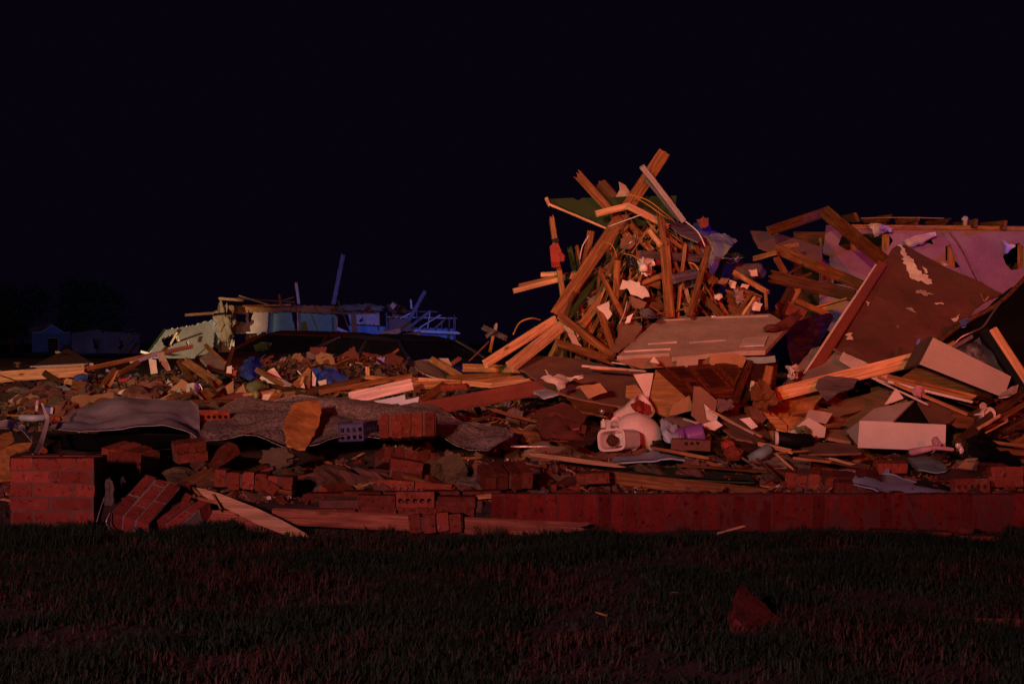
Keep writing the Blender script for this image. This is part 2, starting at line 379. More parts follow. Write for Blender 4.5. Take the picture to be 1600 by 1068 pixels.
def loft(rows, m, label, name='cloth', cat=None, nu=5, nv=5, nz=.01, fr=6, t=.01, group=None, parent=None, closed=False, ridge=0.):
    g = [cat_rom([P(*q) if not isinstance(q, Vector) else q for q in r_], nu) for r_ in rows]
    cols = [cat_rom([r_[i] for r_ in g], nv) for i in range(len(g[0]))]
    nr, nc = len(cols[0]), len(cols); c = sum((cols[i][j] for i in range(nc) for j in range(nr)), Vector()) / (nr * nc)
    SEED[0] += 1; sd = SEED[0] * 3.1
    G = [[cols[i][j] - c for i in range(nc)] for j in range(nr)]
    def nrm(j, i):
        a = G[min(j + 1, nr - 1)][i] - G[max(j - 1, 0)][i]; b = G[j][min(i + 1, nc - 1)] - G[j][max(i - 1, 0)]
        v = b.cross(a); return v.normalized() if v.length > 1e-9 else Vector((0, -1, 0))
    N = [[nrm(j, i) for i in range(nc)] for j in range(nr)]
    flip = sum((N[j][i].dot(O - (G[j][i] + c)) > 0) for j in range(nr) for i in range(nc)) < nr * nc / 2
    V = []
    for j in range(nr):
        for i in range(nc):
            p = G[j][i]; nn = -N[j][i] if flip else N[j][i]; N[j][i] = nn
            d = nz * fbm(p.x * fr + sd, p.y * fr, p.z * fr) + ridge * abs(n3(p.x * fr * .6 + sd, p.y * fr * .6, p.z * fr * .3))
            V.append(p + nn * d)
    n0 = len(V); V += [V[j * nc + i] - N[j][i] * t for j in range(nr) for i in range(nc)]
    Fs = []
    for j in range(nr - 1):
        for i in range(nc - 1):
            a, b, c_, d = j * nc + i, j * nc + i + 1, (j + 1) * nc + i + 1, (j + 1) * nc + i
            Fs.append((a, d, c_, b) if not flip else (a, b, c_, d)); Fs.append((n0 + a, n0 + b, n0 + c_, n0 + d) if not flip else (n0 + a, n0 + d, n0 + c_, n0 + b))
    bd = [j * nc for j in range(nr)][::-1] + list(range(1, nc)) + [j * nc + nc - 1 for j in range(1, nr)] + [(nr - 1) * nc + i for i in range(nc - 2, 0, -1)]
    for k in range(len(bd)):
        a, b = bd[k], bd[(k + 1) % len(bd)]; Fs.append((a, b, n0 + b, n0 + a))
    o = link(name, mk(name, V, Fs, m, True), Matrix.Translation(c), parent)
    if parent is None: tag(o, label, cat or name, group)
    return o
def tube(pts, r, m, label, name='cord', cat=None, n=6, parent=None, group=None, r2=None):
    q = cat_rom([P(*p) if not isinstance(p, Vector) else p for p in pts], 6); c = q[0].copy(); V = []; Fs = []
    up = Vector((.1, .2, 1))
    for i, p in enumerate(q):
        d = (q[min(i + 1, len(q) - 1)] - q[max(i - 1, 0)]).normalized(); a = d.cross(up)
        a = a.normalized() if a.length > .01 else Vector((1, 0, 0)); b = d.cross(a)
        rr = r if r2 is None else r + (r2 - r) * i / (len(q) - 1)
        for k in range(n):
            t = 2 * math.pi * k / n; V.append(p - c + a * math.cos(t) * rr + b * math.sin(t) * rr)
    for i in range(len(q) - 1):
        for k in range(n): Fs.append((i * n + k, i * n + (k + 1) % n, (i + 1) * n + (k + 1) % n, (i + 1) * n + k))
    Fs.append(tuple(range(n))[::-1]); Fs.append(tuple((len(q) - 1) * n + k for k in range(n)))
    o = link(name, mk(name, V, Fs, m, True), Matrix.Translation(c), parent)
    if parent is None: tag(o, label, cat or name, group)
    return o
def box_mesh(name, sx, sy, sz, m, jit=.0, sub=1, seed=0, bev=.003):
    """bevelled box centred on origin"""
    r = random.Random(seed); V = []; idx = {}; Fs = []
    hx, hy, hz = sx / 2, sy / 2, sz / 2; b = min(bev, hx * .3, hy * .3, hz * .3)
    for ax in range(3):
        for sg in (1, -1):
            u, v = (ax + 1) % 3, (ax + 2) % 3; h = (hx, hy, hz)
            q = []
            for (a, c) in ((-1, -1), (1, -1), (1, 1), (-1, 1)):
                p = [0, 0, 0]; p[ax] = sg * h[ax]; p[u] = a * (h[u] - b); p[v] = c * (h[v] - b)
                key = (ax, sg, a, c); idx[key] = len(V); V.append([x + r.uniform(-jit, jit) for x in p]); q.append(idx[key])
            Fs.append(tuple(q) if sg > 0 else tuple(reversed(q)))
    for ax in range(3):       # edge strips along axis ax
        u, v = (ax + 1) % 3, (ax + 2) % 3
        for su in (1, -1):
            for sv in (1, -1):
                # face u: its local axes (u+1)=v, (u+2)=ax ; face v: (v+1)=ax,(v+2)=u
                a0, a1 = idx[(u, su, sv, -1)], idx[(u, su, sv, 1)]; b0, b1 = idx[(v, sv, -1, su)], idx[(v, sv, 1, su)]
                f = (a0, b0, b1, a1); Fs.append(f if su * sv < 0 else tuple(reversed(f)))
    for s0 in (1, -1):
        for s1 in (1, -1):
            for s2 in (1, -1):
                f = (idx[(0, s0, s1, s2)], idx[(1, s1, s2, s0)], idx[(2, s2, s0, s1)])
                Fs.append(f if s0 * s1 * s2 > 0 else tuple(reversed(f)))
    return mk(name, V, Fs, m)
def lump_mesh(name, m, sub=2, amp=.3, fr=1.5, seed=0, flat=(1, 1, 1), smooth=False, amp2=.0):
    import bmesh
    bm = bmesh.new(); bmesh.ops.create_icosphere(bm, subdivisions=sub, radius=.5)
    for v in bm.verts:
        p = v.co.normalized(); d = 1 + amp * noise.noise(p * fr + Vector((seed * 7.3, 0, 0))) * 2 + amp2 * noise.noise(p * fr * 5 + Vector((seed, 3, 0)))
        q = p * .5 * d; v.co = Vector((q.x * flat[0], q.y * flat[1], q.z * flat[2]))
    me = bpy.data.meshes.new(name); bm.to_mesh(me); bm.free(); me.materials.append(m)
    if smooth: me.polygons.foreach_set('use_smooth', [True] * len(me.polygons))
    return me
def chip_mesh(name, m, sx, sy, sz, seed):
    """angular broken chunk: jittered box"""
    r = random.Random(seed); V = [[x * sx / 2 * r.uniform(.55, 1), y * sy / 2 * r.uniform(.55, 1), z * sz / 2 * r.uniform(.6, 1)] for x in (-1, 1) for y in (-1, 1) for z in (-1, 1)]
    V.append([0, 0, sz / 2 * r.uniform(.9, 1.2)]); Fs = [(0, 1, 3, 2), (4, 6, 7, 5), (0, 4, 5, 1), (2, 3, 7, 6), (0, 2, 6, 4), (1, 5, 8), (5, 7, 8), (7, 3, 8), (3, 1, 8)]
    return mk(name, V, Fs, m)
def lump(px, py, Y, s, m, label, name, cat=None, flat=(1, 1, 1), amp=.3, fr=1.5, sub=3, rot=0, smooth=True, amp2=.15, parent=None, group=None):
    SEED[0] += 1; me = lump_mesh(name, m, sub, amp, fr, SEED[0], flat, smooth, amp2)
    S = s * Y / F
    Mx = Matrix.Translation(P(px, py, Y)) @ Matrix.Rotation(math.radians(-rot), 4, 'Y') @ Matrix.Scale(S, 4)
    o = link(name, me, Mx, parent)
    if parent is None: tag(o, label, cat or name.replace('_', ' '), group)
    return o
def euler(x, y, z): return Matrix.Rotation(z, 4, 'Z') @ Matrix.Rotation(y, 4, 'Y') @ Matrix.Rotation(x, 4, 'X')
# bricks
BL, BH, BD = .194, .057, .09
def worn_brick(name, m, seed, L=BL, cored=False):
    r = random.Random(seed)
    if not cored:
        nx_, ny_, nz_ = 4, 2, 2; V = []; idx = {}; Fs = []
        def vid(i, j, k):
            if (i, j, k) not in idx:
                p = Vector(((i / nx_ - .5) * L, (j / ny_ - .5) * BD, (k / nz_ - .5) * BH))
                e = (i in (0, nx_)) + (j in (0, ny_)) + (k in (0, nz_))
                s = 1 - (.0 if e < 2 else (.008 if e == 2 else .022)) * r.uniform(.3, 1.8)
                p = p * s + Vector([r.uniform(-.0016, .0016) for _ in range(3)])
                idx[(i, j, k)] = len(V); V.append(p)
            return idx[(i, j, k)]
        for i in range(nx_):
            for j in range(ny_): Fs += [(vid(i, j, 0), vid(i, j + 1, 0), vid(i + 1, j + 1, 0), vid(i + 1, j, 0)), (vid(i, j, nz_), vid(i + 1, j, nz_), vid(i + 1, j + 1, nz_), vid(i, j + 1, nz_))]
            for k in range(nz_): Fs += [(vid(i, 0, k), vid(i + 1, 0, k), vid(i + 1, 0, k + 1), vid(i, 0, k + 1)), (vid(i, ny_, k), vid(i, ny_, k + 1), vid(i + 1, ny_, k + 1), vid(i + 1, ny_, k))]
        for j in range(ny_):
            for k in range(nz_): Fs += [(vid(0, j, k), vid(0, j, k + 1), vid(0, j + 1, k + 1), vid(0, j + 1, k)), (vid(nx_, j, k), vid(nx_, j + 1, k), vid(nx_, j + 1, k + 1), vid(nx_, j, k + 1))]
        return mk(name, V, Fs, m)
    cx = [-.072, -.036, 0, .036, .072]; loops = [[(-L / 2, -BD / 2), (L / 2, -BD / 2), (L / 2, BD / 2), (-L / 2, BD / 2)]]
    for c in cx: loops.append([(c + .0125 * math.cos(a * math.pi / 4), .0125 * math.sin(a * math.pi / 4)) for a in range(8)])
    me = sheet_mesh(name, loops, BH, m, 0, 0, .2, seed)
    me.transform(Matrix.Translation((0, 0, BH / 2))); return me
BRK = [worn_brick('brick', BRICK, i) for i in range(4)]; BRKP = [worn_brick('brick', BRICKP, i + 9) for i in range(4)]
BRKD = [worn_brick('brick', BRICKD, i + 20) for i in range(3)]; BRKW = [worn_brick('brick', BRICKW, i + 50) for i in range(4)]
COR = [worn_brick('cored_brick', BRICK, 31, cored=True), worn_brick('cored_brick', BRICKD, 32, cored=True)]
# brick local: x=length(L), y=depth(D), z=height(H)
def masonry(name, label, cat, Mx, bricks, cores, meshes=BRK, core_m=MORT, group=None, jit=.0025):
    """bricks: (cx,cy,cz, kind, scale) in the thing's frame where x runs along the wall, z up, y into it (face at y=0).
    kind s=stretcher, v=soldier, h=header, r=rowlock, c=cored laid flat, u=cored with holes outward"""
    t = empty(name, Mx, label, cat, group)
    for (x, y, z, k, s) in bricks:
        me = R.choice(meshes)
        if k == 's': L_ = Matrix.Identity(4)
        elif k == 'v': L_ = Matrix.Rotation(math.pi / 2, 4, 'Y')
        elif k == 'h': L_ = Matrix.Rotation(math.pi / 2, 4, 'Z')
        elif k == 'r': L_ = Matrix.Rotation(math.pi / 2, 4, 'Z') @ Matrix.Rotation(math.pi / 2, 4, 'X')
        elif k == 'c': L_ = Matrix.Identity(4); me = COR[0]
        elif k == 'u': L_ = Matrix.Rotation(math.pi / 2, 4, 'X'); me = COR[0]
        Mb = Mx @ Matrix.Translation((x + R.uniform(-jit, jit), y + R.uniform(-jit, jit), z + R.uniform(-jit, jit))) @ euler(R.uniform(-.02, .02), R.uniform(-.02, .02), R.uniform(-.02, .02)) @ L_ @ Matrix.Diagonal((s, 1, 1, 1))
        link('brick', me, Mb, t)
    for (x, y, z, sx, sy, sz) in cores:
        SEED[0] += 1
        link('mortar', box_mesh('mortar', sx, sy, sz, core_m, .003, 1, SEED[0], .004), Mx @ Matrix.Translation((x, y, z)), t)
    return t
def mframe(p0, pu, pv):
    o = P(*p0); X = (P(*pu) - o).normalized(); Z = P(*pv) - o; Z = (Z - X * Z.dot(X)).normalized(); return frame(o, X, Z.cross(X), Z)

# ================================================================== FAR BACKGROUND
def tree(x, y, h, cr, label, seed):
    r = random.Random(seed); t = empty('tree', Vector((x, y, 0)), label, 'tree', 'dark trees on the horizon')
    V = []; Fs = []
    for i in range(9):
        z = h * .75 * i / 8; rr = .28 * (1 - i / 10); 
        for k in range(7): V.append((math.cos(k * .9) * rr + .2 * n3(i * .4, seed), math.sin(k * .9) * rr, z))
    for i in range(8):
        for k in range(7): Fs.append((i * 7 + k, i * 7 + (k + 1) % 7, (i + 1) * 7 + (k + 1) % 7, (i + 1) * 7 + k))
    link('trunk', mk('trunk', V, Fs, OLDW), PM[t.name], t)
    V = []; Fs = []
    cl = [(r.gauss(0, cr * .45), r.gauss(0, cr * .4), h * r.uniform(.35, .95)) for _ in range(26)]
    for k in range(3600):
        c = r.choice(cl); s = cr * .28 * (1.2 - .7 * (c[2] / h)); p = Vector((c[0] + r.gauss(0, s), c[1] + r.gauss(0, s), c[2] + r.gauss(0, s * .7)))
        a = Vector((r.uniform(-1, 1), r.uniform(-1, 1), r.uniform(-1, 1))).normalized() * .22; b = Vector((r.uniform(-1, 1), r.uniform(-1, 1), r.uniform(-1, 1))).normalized() * .16
        n = len(V); V += [p - a, p + b, p + a, p - b]; Fs.append((n, n + 1, n + 2, n + 3))
    link('crown', mk('crown', V, Fs, LEAF), PM[t.name], t)
tree(-47.5, 135, 6.2, 2.8, 'dark rounded tree standing left of the small blue gabled house', 1)
tree(-42.6, 142, 7.0, 3.0, 'taller dark tree rising just behind the small blue gabled house', 2)
tree(-52.5, 138, 5.0, 3.6, 'low wide dark tree at the far left edge of the horizon', 3)

fh = empty('gabled_house', P(80, 566, 118), 'small distant blue gabled house with a dark doorway at far left', 'house')
panel([(50, 566), (50, 519), (64, 517), (82, 508), (98, 519), (110, 519), (110, 566)], 118, .2, SIDB, '', 'wall', parent=fh, holes=[[(75, 566.01 - 1), (75, 528), (91, 528), (91, 565)]])
for q in (((62, 520), (82, 508)), ((82, 508), (102, 521)), ((50, 519.5), (62, 519.5)), ((99, 519.5), (110, 519.5))):
    plank(*q[0], 117.5, *q[1], 117.5, 1.3, TRIM, '', name='fascia', parent=fh, t=.2)
panel([(64, 520), (82, 507), (82, 504), (46, 514), (46, 520)], 122, .2, SHING, '', 'roof', parent=fh)
plank(91, 566, 117.7, 91, 528, 117.7, .9, TRIM, '', name='door_frame', parent=fh, t=.1)
plank(75, 528, 117.7, 91, 528, 117.7, .9, TRIM, '', name='door_frame', parent=fh, t=.1)
panel([(75, 566), (75, 528), (91, 528), (91, 566)], 121, .1, DARKW, '', 'door', parent=fh)
rw = empty('ruined_wall', P(165, 566, 100), 'long distant ruined wall with torn top edge right of the gabled house', 'ruined wall')
panel([(112, 566), (112, 520), (130, 518), (142, 516), (165, 518), (185, 519), (203, 520), (218, 519), (218, 566)], 104, .2, plain('distant_brick', (.22, .12, .10), (.12, .08, .10), .9, .9, .5, dirt=.6, dscale=.4), '', 'wall', parent=rw, jag=.12,
      holes=[[(146, 530), (156, 530), (156, 545), (146, 545)], [(186, 530), (193, 532), (192, 548), (186, 546)]])
for i, q in enumerate(((205, 526, 180, 560, 3), (150, 526, 153, 540, 1.5), (196, 516, 213, 514, 1.2))):
    plank(q[0], q[1], 100, q[2], q[3], 100, q[4], OLDW, '', name='stud', parent=rw, t=.1)

# house in mid distance, about 60 m off
Y0 = 60
hs = empty('damaged_house', P(470, 570, Y0), 'wrecked roofless house with pale and bluish walls in the middle distance', 'house')
panel([(230, 556), (244, 534), (258, 515), (296, 509), (337, 499), (334, 530), (333, 552), (322, 560), (240, 560)], [(230, 556, 55), (258, 515, 57), (335, 500, 60)], .15, PALEW, '', 'leaning_wall', parent=hs, jag=.05,
      holes=[[(253, 531), (262, 523), (276, 520), (281, 533), (272, 539), (263, 543), (254, 538)], [(289, 533), (293, 531), (296, 540), (293, 540)]])
plank(265, 540, 56.6, 277, 519, 56.6, 3, PINEB, '', name='stud', parent=hs); plank(277, 524, 56.5, 281, 533, 56.5, 2, PINEB, '', name='stud', parent=hs)
plank(228, 555, 54.5, 258, 514, 56.5, 3.5, GREENB, '', name='edge_board', parent=hs)
plank(220, 549, 54.4, 236, 553, 54.4, 3.5, PALEW, '', name='broken_edge', parent=hs, jag=(.1, .1))
plank(306, 557, 54.4, 320, 545, 55, 2, PALEW, '', name='broken_edge', parent=hs); 
panel([(333, 492), (341, 484), (342, 545), (334, 543)], 59.5, .2, SIDB, '', 'corner_strip', parent=hs)
panel([(342, 484), (420, 486), (417, 520), (408, 526), (404, 560), (340, 560)], 60, .2, WALLF, '', 'wall', parent=hs, jag=.02,
      holes=[[(368, 490), (385, 491), (384, 504), (369, 501)], [(366, 559), (366, 521), (401, 521), (401, 559)], [(388, 489), (396, 488), (391, 503), (388, 503)]])
plank(365, 560, 59.6, 365, 520, 59.6, 2.5, TRIM, '', name='door_frame', parent=hs, t=.1); plank(363, 520, 59.6, 409, 519, 59.6, 2.5, TRIM, '', name='door_frame', parent=hs, t=.1)
panel([(384, 560), (384, 522), (402, 522), (402, 560)], 61.5, .1, WALLF, '', 'inner_wall', parent=hs)
panel([(417, 486), (454, 482), (459, 505), (465, 525), (410, 526)], 60.5, .15, SIDG, '', 'wall', parent=hs, jag=.03)
plank(466, 525, 60.2, 465, 485, 60.2, 2.5, PINE, '', name='stud', parent=hs)
panel([(467, 486), (525, 487), (526, 526), (467, 526)], 60.6, .15, SIDG, '', 'wall', parent=hs, jag=.02)
plank(527, 524, 60.1, 526, 494, 60.1, 2.5, PINE, '', name='stud', parent=hs)
panel([(454, 476), (520, 478), (590, 483), (591, 489), (540, 491), (500, 489), (455, 486)], 59.8, .12, OLDW, '', 'roof_edge_board', parent=hs, jag=.03)
panel([(343, 478), (420, 479), (455, 477), (455, 486), (420, 488), (345, 484)], 59.9, .12, OLDW, '', 'roof_edge_board', parent=hs, jag=.05)
panel([(543, 488), (593, 487), (594, 508), (548, 506)], 60, .12, DRY, '', 'wall_panel', parent=hs, jag=.02, holes=[[(560, 502), (567, 495), (566, 503)]])
panel([(545, 508), (604, 510), (604, 533), (548, 528)], 60.3, .12, SIDB, '', 'wall', parent=hs)
panel([(648, 512), (710, 513), (710, 546), (690, 533), (660, 530)], 60.3, .12, SIDB, '', 'wall', parent=hs, jag=.02)
panel([(600, 518), (606, 500), (616, 488), (640, 498), (650, 517)], 60.2, .12, CARN, '', 'roof_panel', parent=hs, jag=.03)
for i, q in enumerate(((606, 495, 712, 497, 2), (640, 486, 683, 487, 2), (651, 503, 651, 486, 2), (672, 487, 668, 513, 2), (710, 540, 710, 494, 4), (690, 500, 690, 512, 2), (648, 517, 717, 520, 4), (702, 495, 702, 512, 2), (638, 512, 672, 486, 4), (655, 512, 688, 492, 2), (604, 487, 604, 512, 2), (680, 512, 694, 500, 3), (625, 497, 642, 489, 2))):
    plank(q[0], q[1], 59.6 - i * .05, q[2], q[3], 59.7 - i * .05, q[4], TRIM if i % 3 == 0 else PURPW, '', name='frame_stud', parent=hs, t=.09, jag=(.1, .15))
panel([(602, 475), (618, 470), (640, 487), (612, 490)], 59, .1, DARKW, '', 'roof_panel', parent=hs, jag=.05)

HB = [  # loose timbers on and around the far house
 (289, 492, 57, 334, 489, 57, 4, OLDW, 'short beam jutting left from the top corner of the pale far wall'),
 (342, 466, 58, 380, 469, 58, 4, PINE, 'orange beam end sticking out at upper left of the far house'),
 (370, 466, 58, 460, 472, 58, 2.5, OLDW, 'thin dark beam lying along the far house roof line'),
 (380, 478, 58, 455, 476, 58, 3, PINE, 'pale lower beam lying along the far house roof line'),
 (374, 462, 57.8, 420, 476, 57.8, 2, TRIM, 'thin grey lath sloping across the far house roof line'),
 (436, 460, 57.6, 440, 482, 57.6, 3.5, OLDW, 'stubby upright post above the far house green wall'),
 (440, 470, 57.6, 459, 464, 57.6, 2, OLDW, 'thin lath beside the stubby post on the far house'),
 (467, 474, 58, 462.5, 442, 58, 4.5, TRIM, 'short white post standing upright on the far house roof line'),
 (521, 475, 58, 536, 398, 58, 6.5, PURPW, 'tall lone purplish board standing high above the far house'),
 (546, 515, 57, 528, 470, 57, 1.6, OLDW, 'thin stick leaning beside the tall lone board'),
 (639, 500, 57, 664, 455, 57, 6, PURPW, 'leaning purplish board above the right end of the far house'),
 (643, 482, 57, 642, 468, 57, 3, TRIM, 'small pale post beside the leaning purplish board'),
 (556, 532, 55, 552, 492, 55, 8, OLDW, 'short thick broken post in front of the white wall panel'),
 (527, 513, 55, 556, 526, 55, 5, TRIM, 'pinkish board lying at the foot of the thick broken post'),
 (570, 532, 50, 625, 516, 50, 8, PINE, 'brown board on the heap before the far house'),
 (590, 532, 48, 657, 520, 48, 7, OLDW, 'upper brown board of the heap before the far house'),
 (627, 536, 47, 656, 522, 47, 4, PINEB, 'pale split board of the heap before the far house'),
 (612, 545, 46, 640, 528, 46, 6, DARKW, 'dark board of the heap before the far house'),
 (592, 518, 48, 616, 520, 48, 2, PINEB, 'short pale lath above the heap before the far house'),
 (612, 480, 56, 616, 475, 56, 7, PINEB, 'tiny pale block on the dark roof scrap of the far house'),
]
for q in HB: plank(*q[:7], q[7], q[8], name='beam' if q[6] > 3 else 'lath', jag=(.05, .08))
lump(350, 505, 58.5, 34, INSD, 'hanging mat of brown insulation on the corner of the far house', 'insulation', flat=(.8, .5, 1.5), amp=.45, fr=2.5, sub=4, amp2=.5)
lump(356, 530, 58.4, 14, INSD, 'small lower tuft of insulation dangling beside the far doorway', 'insulation', flat=(.7, .5, 1.5), amp=.5, fr=3, sub=3, amp2=.5)
for i, (x, y, s) in enumerate(((545, 481, 22), (568, 480, 26), (585, 482, 20))):
    lump(x, y, 59.2, s, INSD, ('leftmost', 'middle', 'rightmost')[i] + ' clump of insulation on the far house roof line', 'insulation', flat=(1.4, .6, .5), amp=.4, fr=2.5, amp2=.4)
loft([[(575, 540, 46), (600, 531, 46), (632, 530, 46)], [(580, 552, 45), (605, 545, 45), (636, 545, 45)]], BLUEC, 'blue sheet spread over the heap before the far house', 'sheet', nz=.1, fr=1)
loft([[(625, 534, 44), (648, 530, 44)], [(632, 548, 43.5), (652, 545, 43.5)]], DRYW, 'small pale sheet beside the blue sheet before the far house', 'sheet', nz=.05, fr=1)
loft([[(680, 532, 46), (694, 539, 46), (708, 532, 46)], [(692, 542, 45), (697, 544, 45), (703, 542, 45)]], REDC, 'small bright red tarpaulin scrap below the blue far wall', 'tarpaulin', nz=.03, fr=1)

# hipped roof section and things at left, 16-24 m off
rf = empty('fallen_roof', P(80, 575, 21), 'low brown hipped roof section resting on the ground at far left', 'roof')
panel([(46, 573), (106, 544), (146, 567)], [(46, 573, 20), (106, 544, 22), (146, 567, 20)], .03, SHING, '', 'roof_slope', parent=rf)
panel([(2, 578), (30, 566), (52, 571), (48, 582)], [(2, 578, 20), (30, 566, 21.5), (48, 582, 19.6)], .03, SHING, '', 'roof_slope', parent=rf)
panel([(47, 571.5), (146, 567), (146, 572), (48, 582)], 19.95, .03, TRIM, '', 'fascia', parent=rf)
panel([(0, 582), (12, 580), (46, 583), (0, 588)], 19.6, .03, TRIM, '', 'fascia', parent=rf)
lump(28, 567, 20.8, 9, MORT, '', 'vent_cap', parent=rf, flat=(1, 1, .5)); lump(90, 550, 20.8, 8, TRIM, '', 'vent_cap', parent=rf, flat=(1, 1, .6))

# crushed cars behind the debris
def car(px, py, Y, yaw, paint, label, sc_=1., pitch=0., roll=0.):
    Mx = Matrix.Translation(P(px, py, Y)) @ euler(roll, pitch, yaw) @ Matrix.Diagonal((*sc_, 1))
    t = empty('wrecked_car', Mx, label, 'car', 'wrecked cars behind the debris')
    prof = [(-2.2, .35), (-2.25, .62), (-2.1, .80), (-1.5, .88), (-.6, .93), (.9, .95), (1.7, .93), (2.15, .80), (2.2, .55), (2.15, .3), (1.0, .2), (-1.2, .2)]
    def extr(name, prof, w0, wt, m, zt=1.5, z0=.9):
        V = []; n = len(prof)
        for s in (-1, 1):
            for x, z in prof:
                f = max(0, (z - z0) / (zt - z0)); V.append((x, s * (w0 + (wt - w0) * f), z))
        Fs = [tuple(range(n)), tuple(range(2 * n - 1, n - 1, -1))] + [(i, n + i, n + (i + 1) % n, (i + 1) % n) for i in range(n)]
        o = link(name, mk(name, V, Fs, m), Mx, t); b = o.modifiers.new('b', 'BEVEL'); b.width = .04; b.segments = 2; return o
    extr('body', prof, .86, .86, paint)
    extr('roof', [(-.55, 1.38), (-.2, 1.46), (.6, 1.46), (1.05, 1.38), (1.0, 1.33), (-.5, 1.33)], .80, .62, paint)
    extr('window', [(-1.15, .93), (-.55, 1.34), (1.0, 1.34), (1.6, .95)], .82, .66, GLASS)
    for a, b in (((-1.2, .92), (-.5, 1.37)), ((.25, .93), (.25, 1.38)), ((1.65, .94), (1.02, 1.37))):
        for s in (-1, 1):
            q = [Mx @ Vector((a[0], s * .84, a[1])), Mx @ Vector(((a[0] + b[0]) / 2, s * .77, (a[1] + b[1]) / 2)), Mx @ Vector((b[0], s * .66, b[1]))]
            tube(q, .03, paint, '', 'pillar', parent=t)
    for wx in (-1.4, 1.4):
        for s in (-1, 1):
            pr = [(.16, .09), (.30, .10), (.33, .06), (.33, -.06), (.30, -.10), (.16, -.09)]; V = []; Fs = []; n = 18
            for k in range(n):
                a = 2 * math.pi * k / n
                for r_, y_ in pr: V.append((math.cos(a) * r_, y_, math.sin(a) * r_))
            for k in range(n):
                for j in range(6): Fs.append((k * 6 + j, k * 6 + (j + 1) % 6, ((k + 1) % n) * 6 + (j + 1) % 6, ((k + 1) % n) * 6 + j))
            Mw = Mx @ Matrix.Translation((wx, s * .80, .33)); wh = link('wheel', mk('wheel', V, Fs, RUB, True), Mw, t)
            link('rim', mk('rim', [(math.cos(k * .7) * .17, s * .05, math.sin(k * .7) * .17) for k in range(9)], [tuple(range(9))], METAL), Mw, wh)
    for s in (-1, 1): link('headlight', box_mesh('headlight', .06, .3, .12, GLASS), Mx @ Matrix.Translation((-2.2, s * .6, .68)), t)
    return t
car(492, 604, 21, math.radians(58), CARB, 'crushed dark red car with bowed roof behind the green bag', (.80, .9, .56), roll=.03)
car(606, 606, 18.6, math.radians(-42), CARN, 'crushed dark navy car nosed against the dark red car', (.66, .8, .48), pitch=.05)

# ================================================================== RIGHT BACK HOUSE WALL (about 17 m)
Yw = 17.0
bw = empty('broken_house_wall', P(1440, 600, Yw), 'tall broken interior wall with torn holes behind the right debris', 'house wall')
panel([(1291, 352), (1330, 356), (1395, 358), (1470, 358), (1600, 358), (1720, 358), (1720, 600), (1282, 600), (1280, 425), (1284, 400)], Yw, .013, WALLR, '', 'wall_sheet', parent=bw, jag=.008, step=.3,
      holes=[[(1309, 383), (1314, 370), (1330, 366), (1352, 366), (1388, 365), (1396, 375), (1385, 392), (1345, 391), (1322, 391)], [(1438, 370), (1452, 368), (1458, 382), (1441, 377)],
             [(1478, 384), (1486, 382), (1490, 405), (1500, 418), (1486, 420), (1478, 405)], [(1568, 400), (1575, 384), (1592, 378), (1598, 385), (1598, 420), (1580, 422), (1570, 412)], [(1302, 428), (1330, 432), (1332, 445), (1302, 443)]])
for x in (1335, 1384, 1486, 1596, 1640): plank(x, 600, Yw + .07, x, 357, Yw + .07, 5, PINE, '', name='stud', parent=bw, roll=80, t=.09)
plank(1330, 354, Yw, 1720, 358, Yw, 7, PINE, '', name='top_plate', parent=bw, t=.09)
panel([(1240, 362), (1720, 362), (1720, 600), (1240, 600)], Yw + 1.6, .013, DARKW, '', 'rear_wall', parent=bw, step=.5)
plank(1284, 437, Yw - .05, 1282, 372, Yw - .05, 5, PINE, '', name='stud', parent=bw); plank(1296, 447, Yw, 1296, 415, Yw, 5, PINE, '', name='stud', parent=bw)
panel([(1172, 360), (1206, 362), (1285, 386), (1284, 424), (1236, 404), (1185, 386)], [(1172, 360, 16.2), (1285, 386, 16.0), (1284, 424, 15.6)], .02, DRYB, '', 'sloping_panel', parent=bw, jag=.006)
for i, q in enumerate((((1316, 337), (1333, 333), (1339, 347), (1319, 346)), ((1344, 342), (1391, 336), (1383, 351), (1350, 348)), ((1397, 342), (1434, 339), (1428, 353), (1400, 350)), ((1444, 347), (1483, 342), (1472, 356), (1450, 353)), ((1488, 348), (1523, 342), (1522, 356), (1490, 355)), ((1531, 348), (1569, 344), (1567, 359), (1533, 356)))):
    panel(q, [(*q[0], Yw + .5), (*q[1], Yw - .15), (*q[3], Yw + .45)], .04, OLDW, ('first', 'second', 'third', 'fourth', 'fifth', 'sixth')[i] + ' sawn rafter end from the left above the torn purple wall', 'rafter', group='rafter ends above the torn wall', jag=.004)
tube([(1508, 357, Yw), (1508, 338, Yw)], .028, TRIM, 'white vent pipe standing above the torn purple wall', 'vent_pipe', 'pipe', 10)
tube([(1507.5, 344, Yw), (1507.5, 340, Yw)], .04, TRIM, 'white collar on top of the vent pipe above the wall', 'pipe_collar', 'pipe', 10)
loft([[(1355, 350, 16.8), (1375, 346, 16.7), (1392, 352, 16.8)], [(1362, 360, 16.7), (1378, 358, 16.6), (1394, 362, 16.8)], [(1366, 366, 16.8), (1382, 364, 16.8), (1396, 368, 16.9)]], DRYW, 'torn pale sheet draped over the top of the purple wall', 'torn_sheet', nz=.06, fr=5)
loft([[(1412, 378, 16.8), (1435, 368, 16.8), (1462, 362, 16.8)], [(1420, 388, 16.7), (1440, 378, 16.7), (1464, 368, 16.8)]], DRYW, 'torn pale paper strip below the wall top left of centre', 'torn_sheet', nz=.05, fr=5)
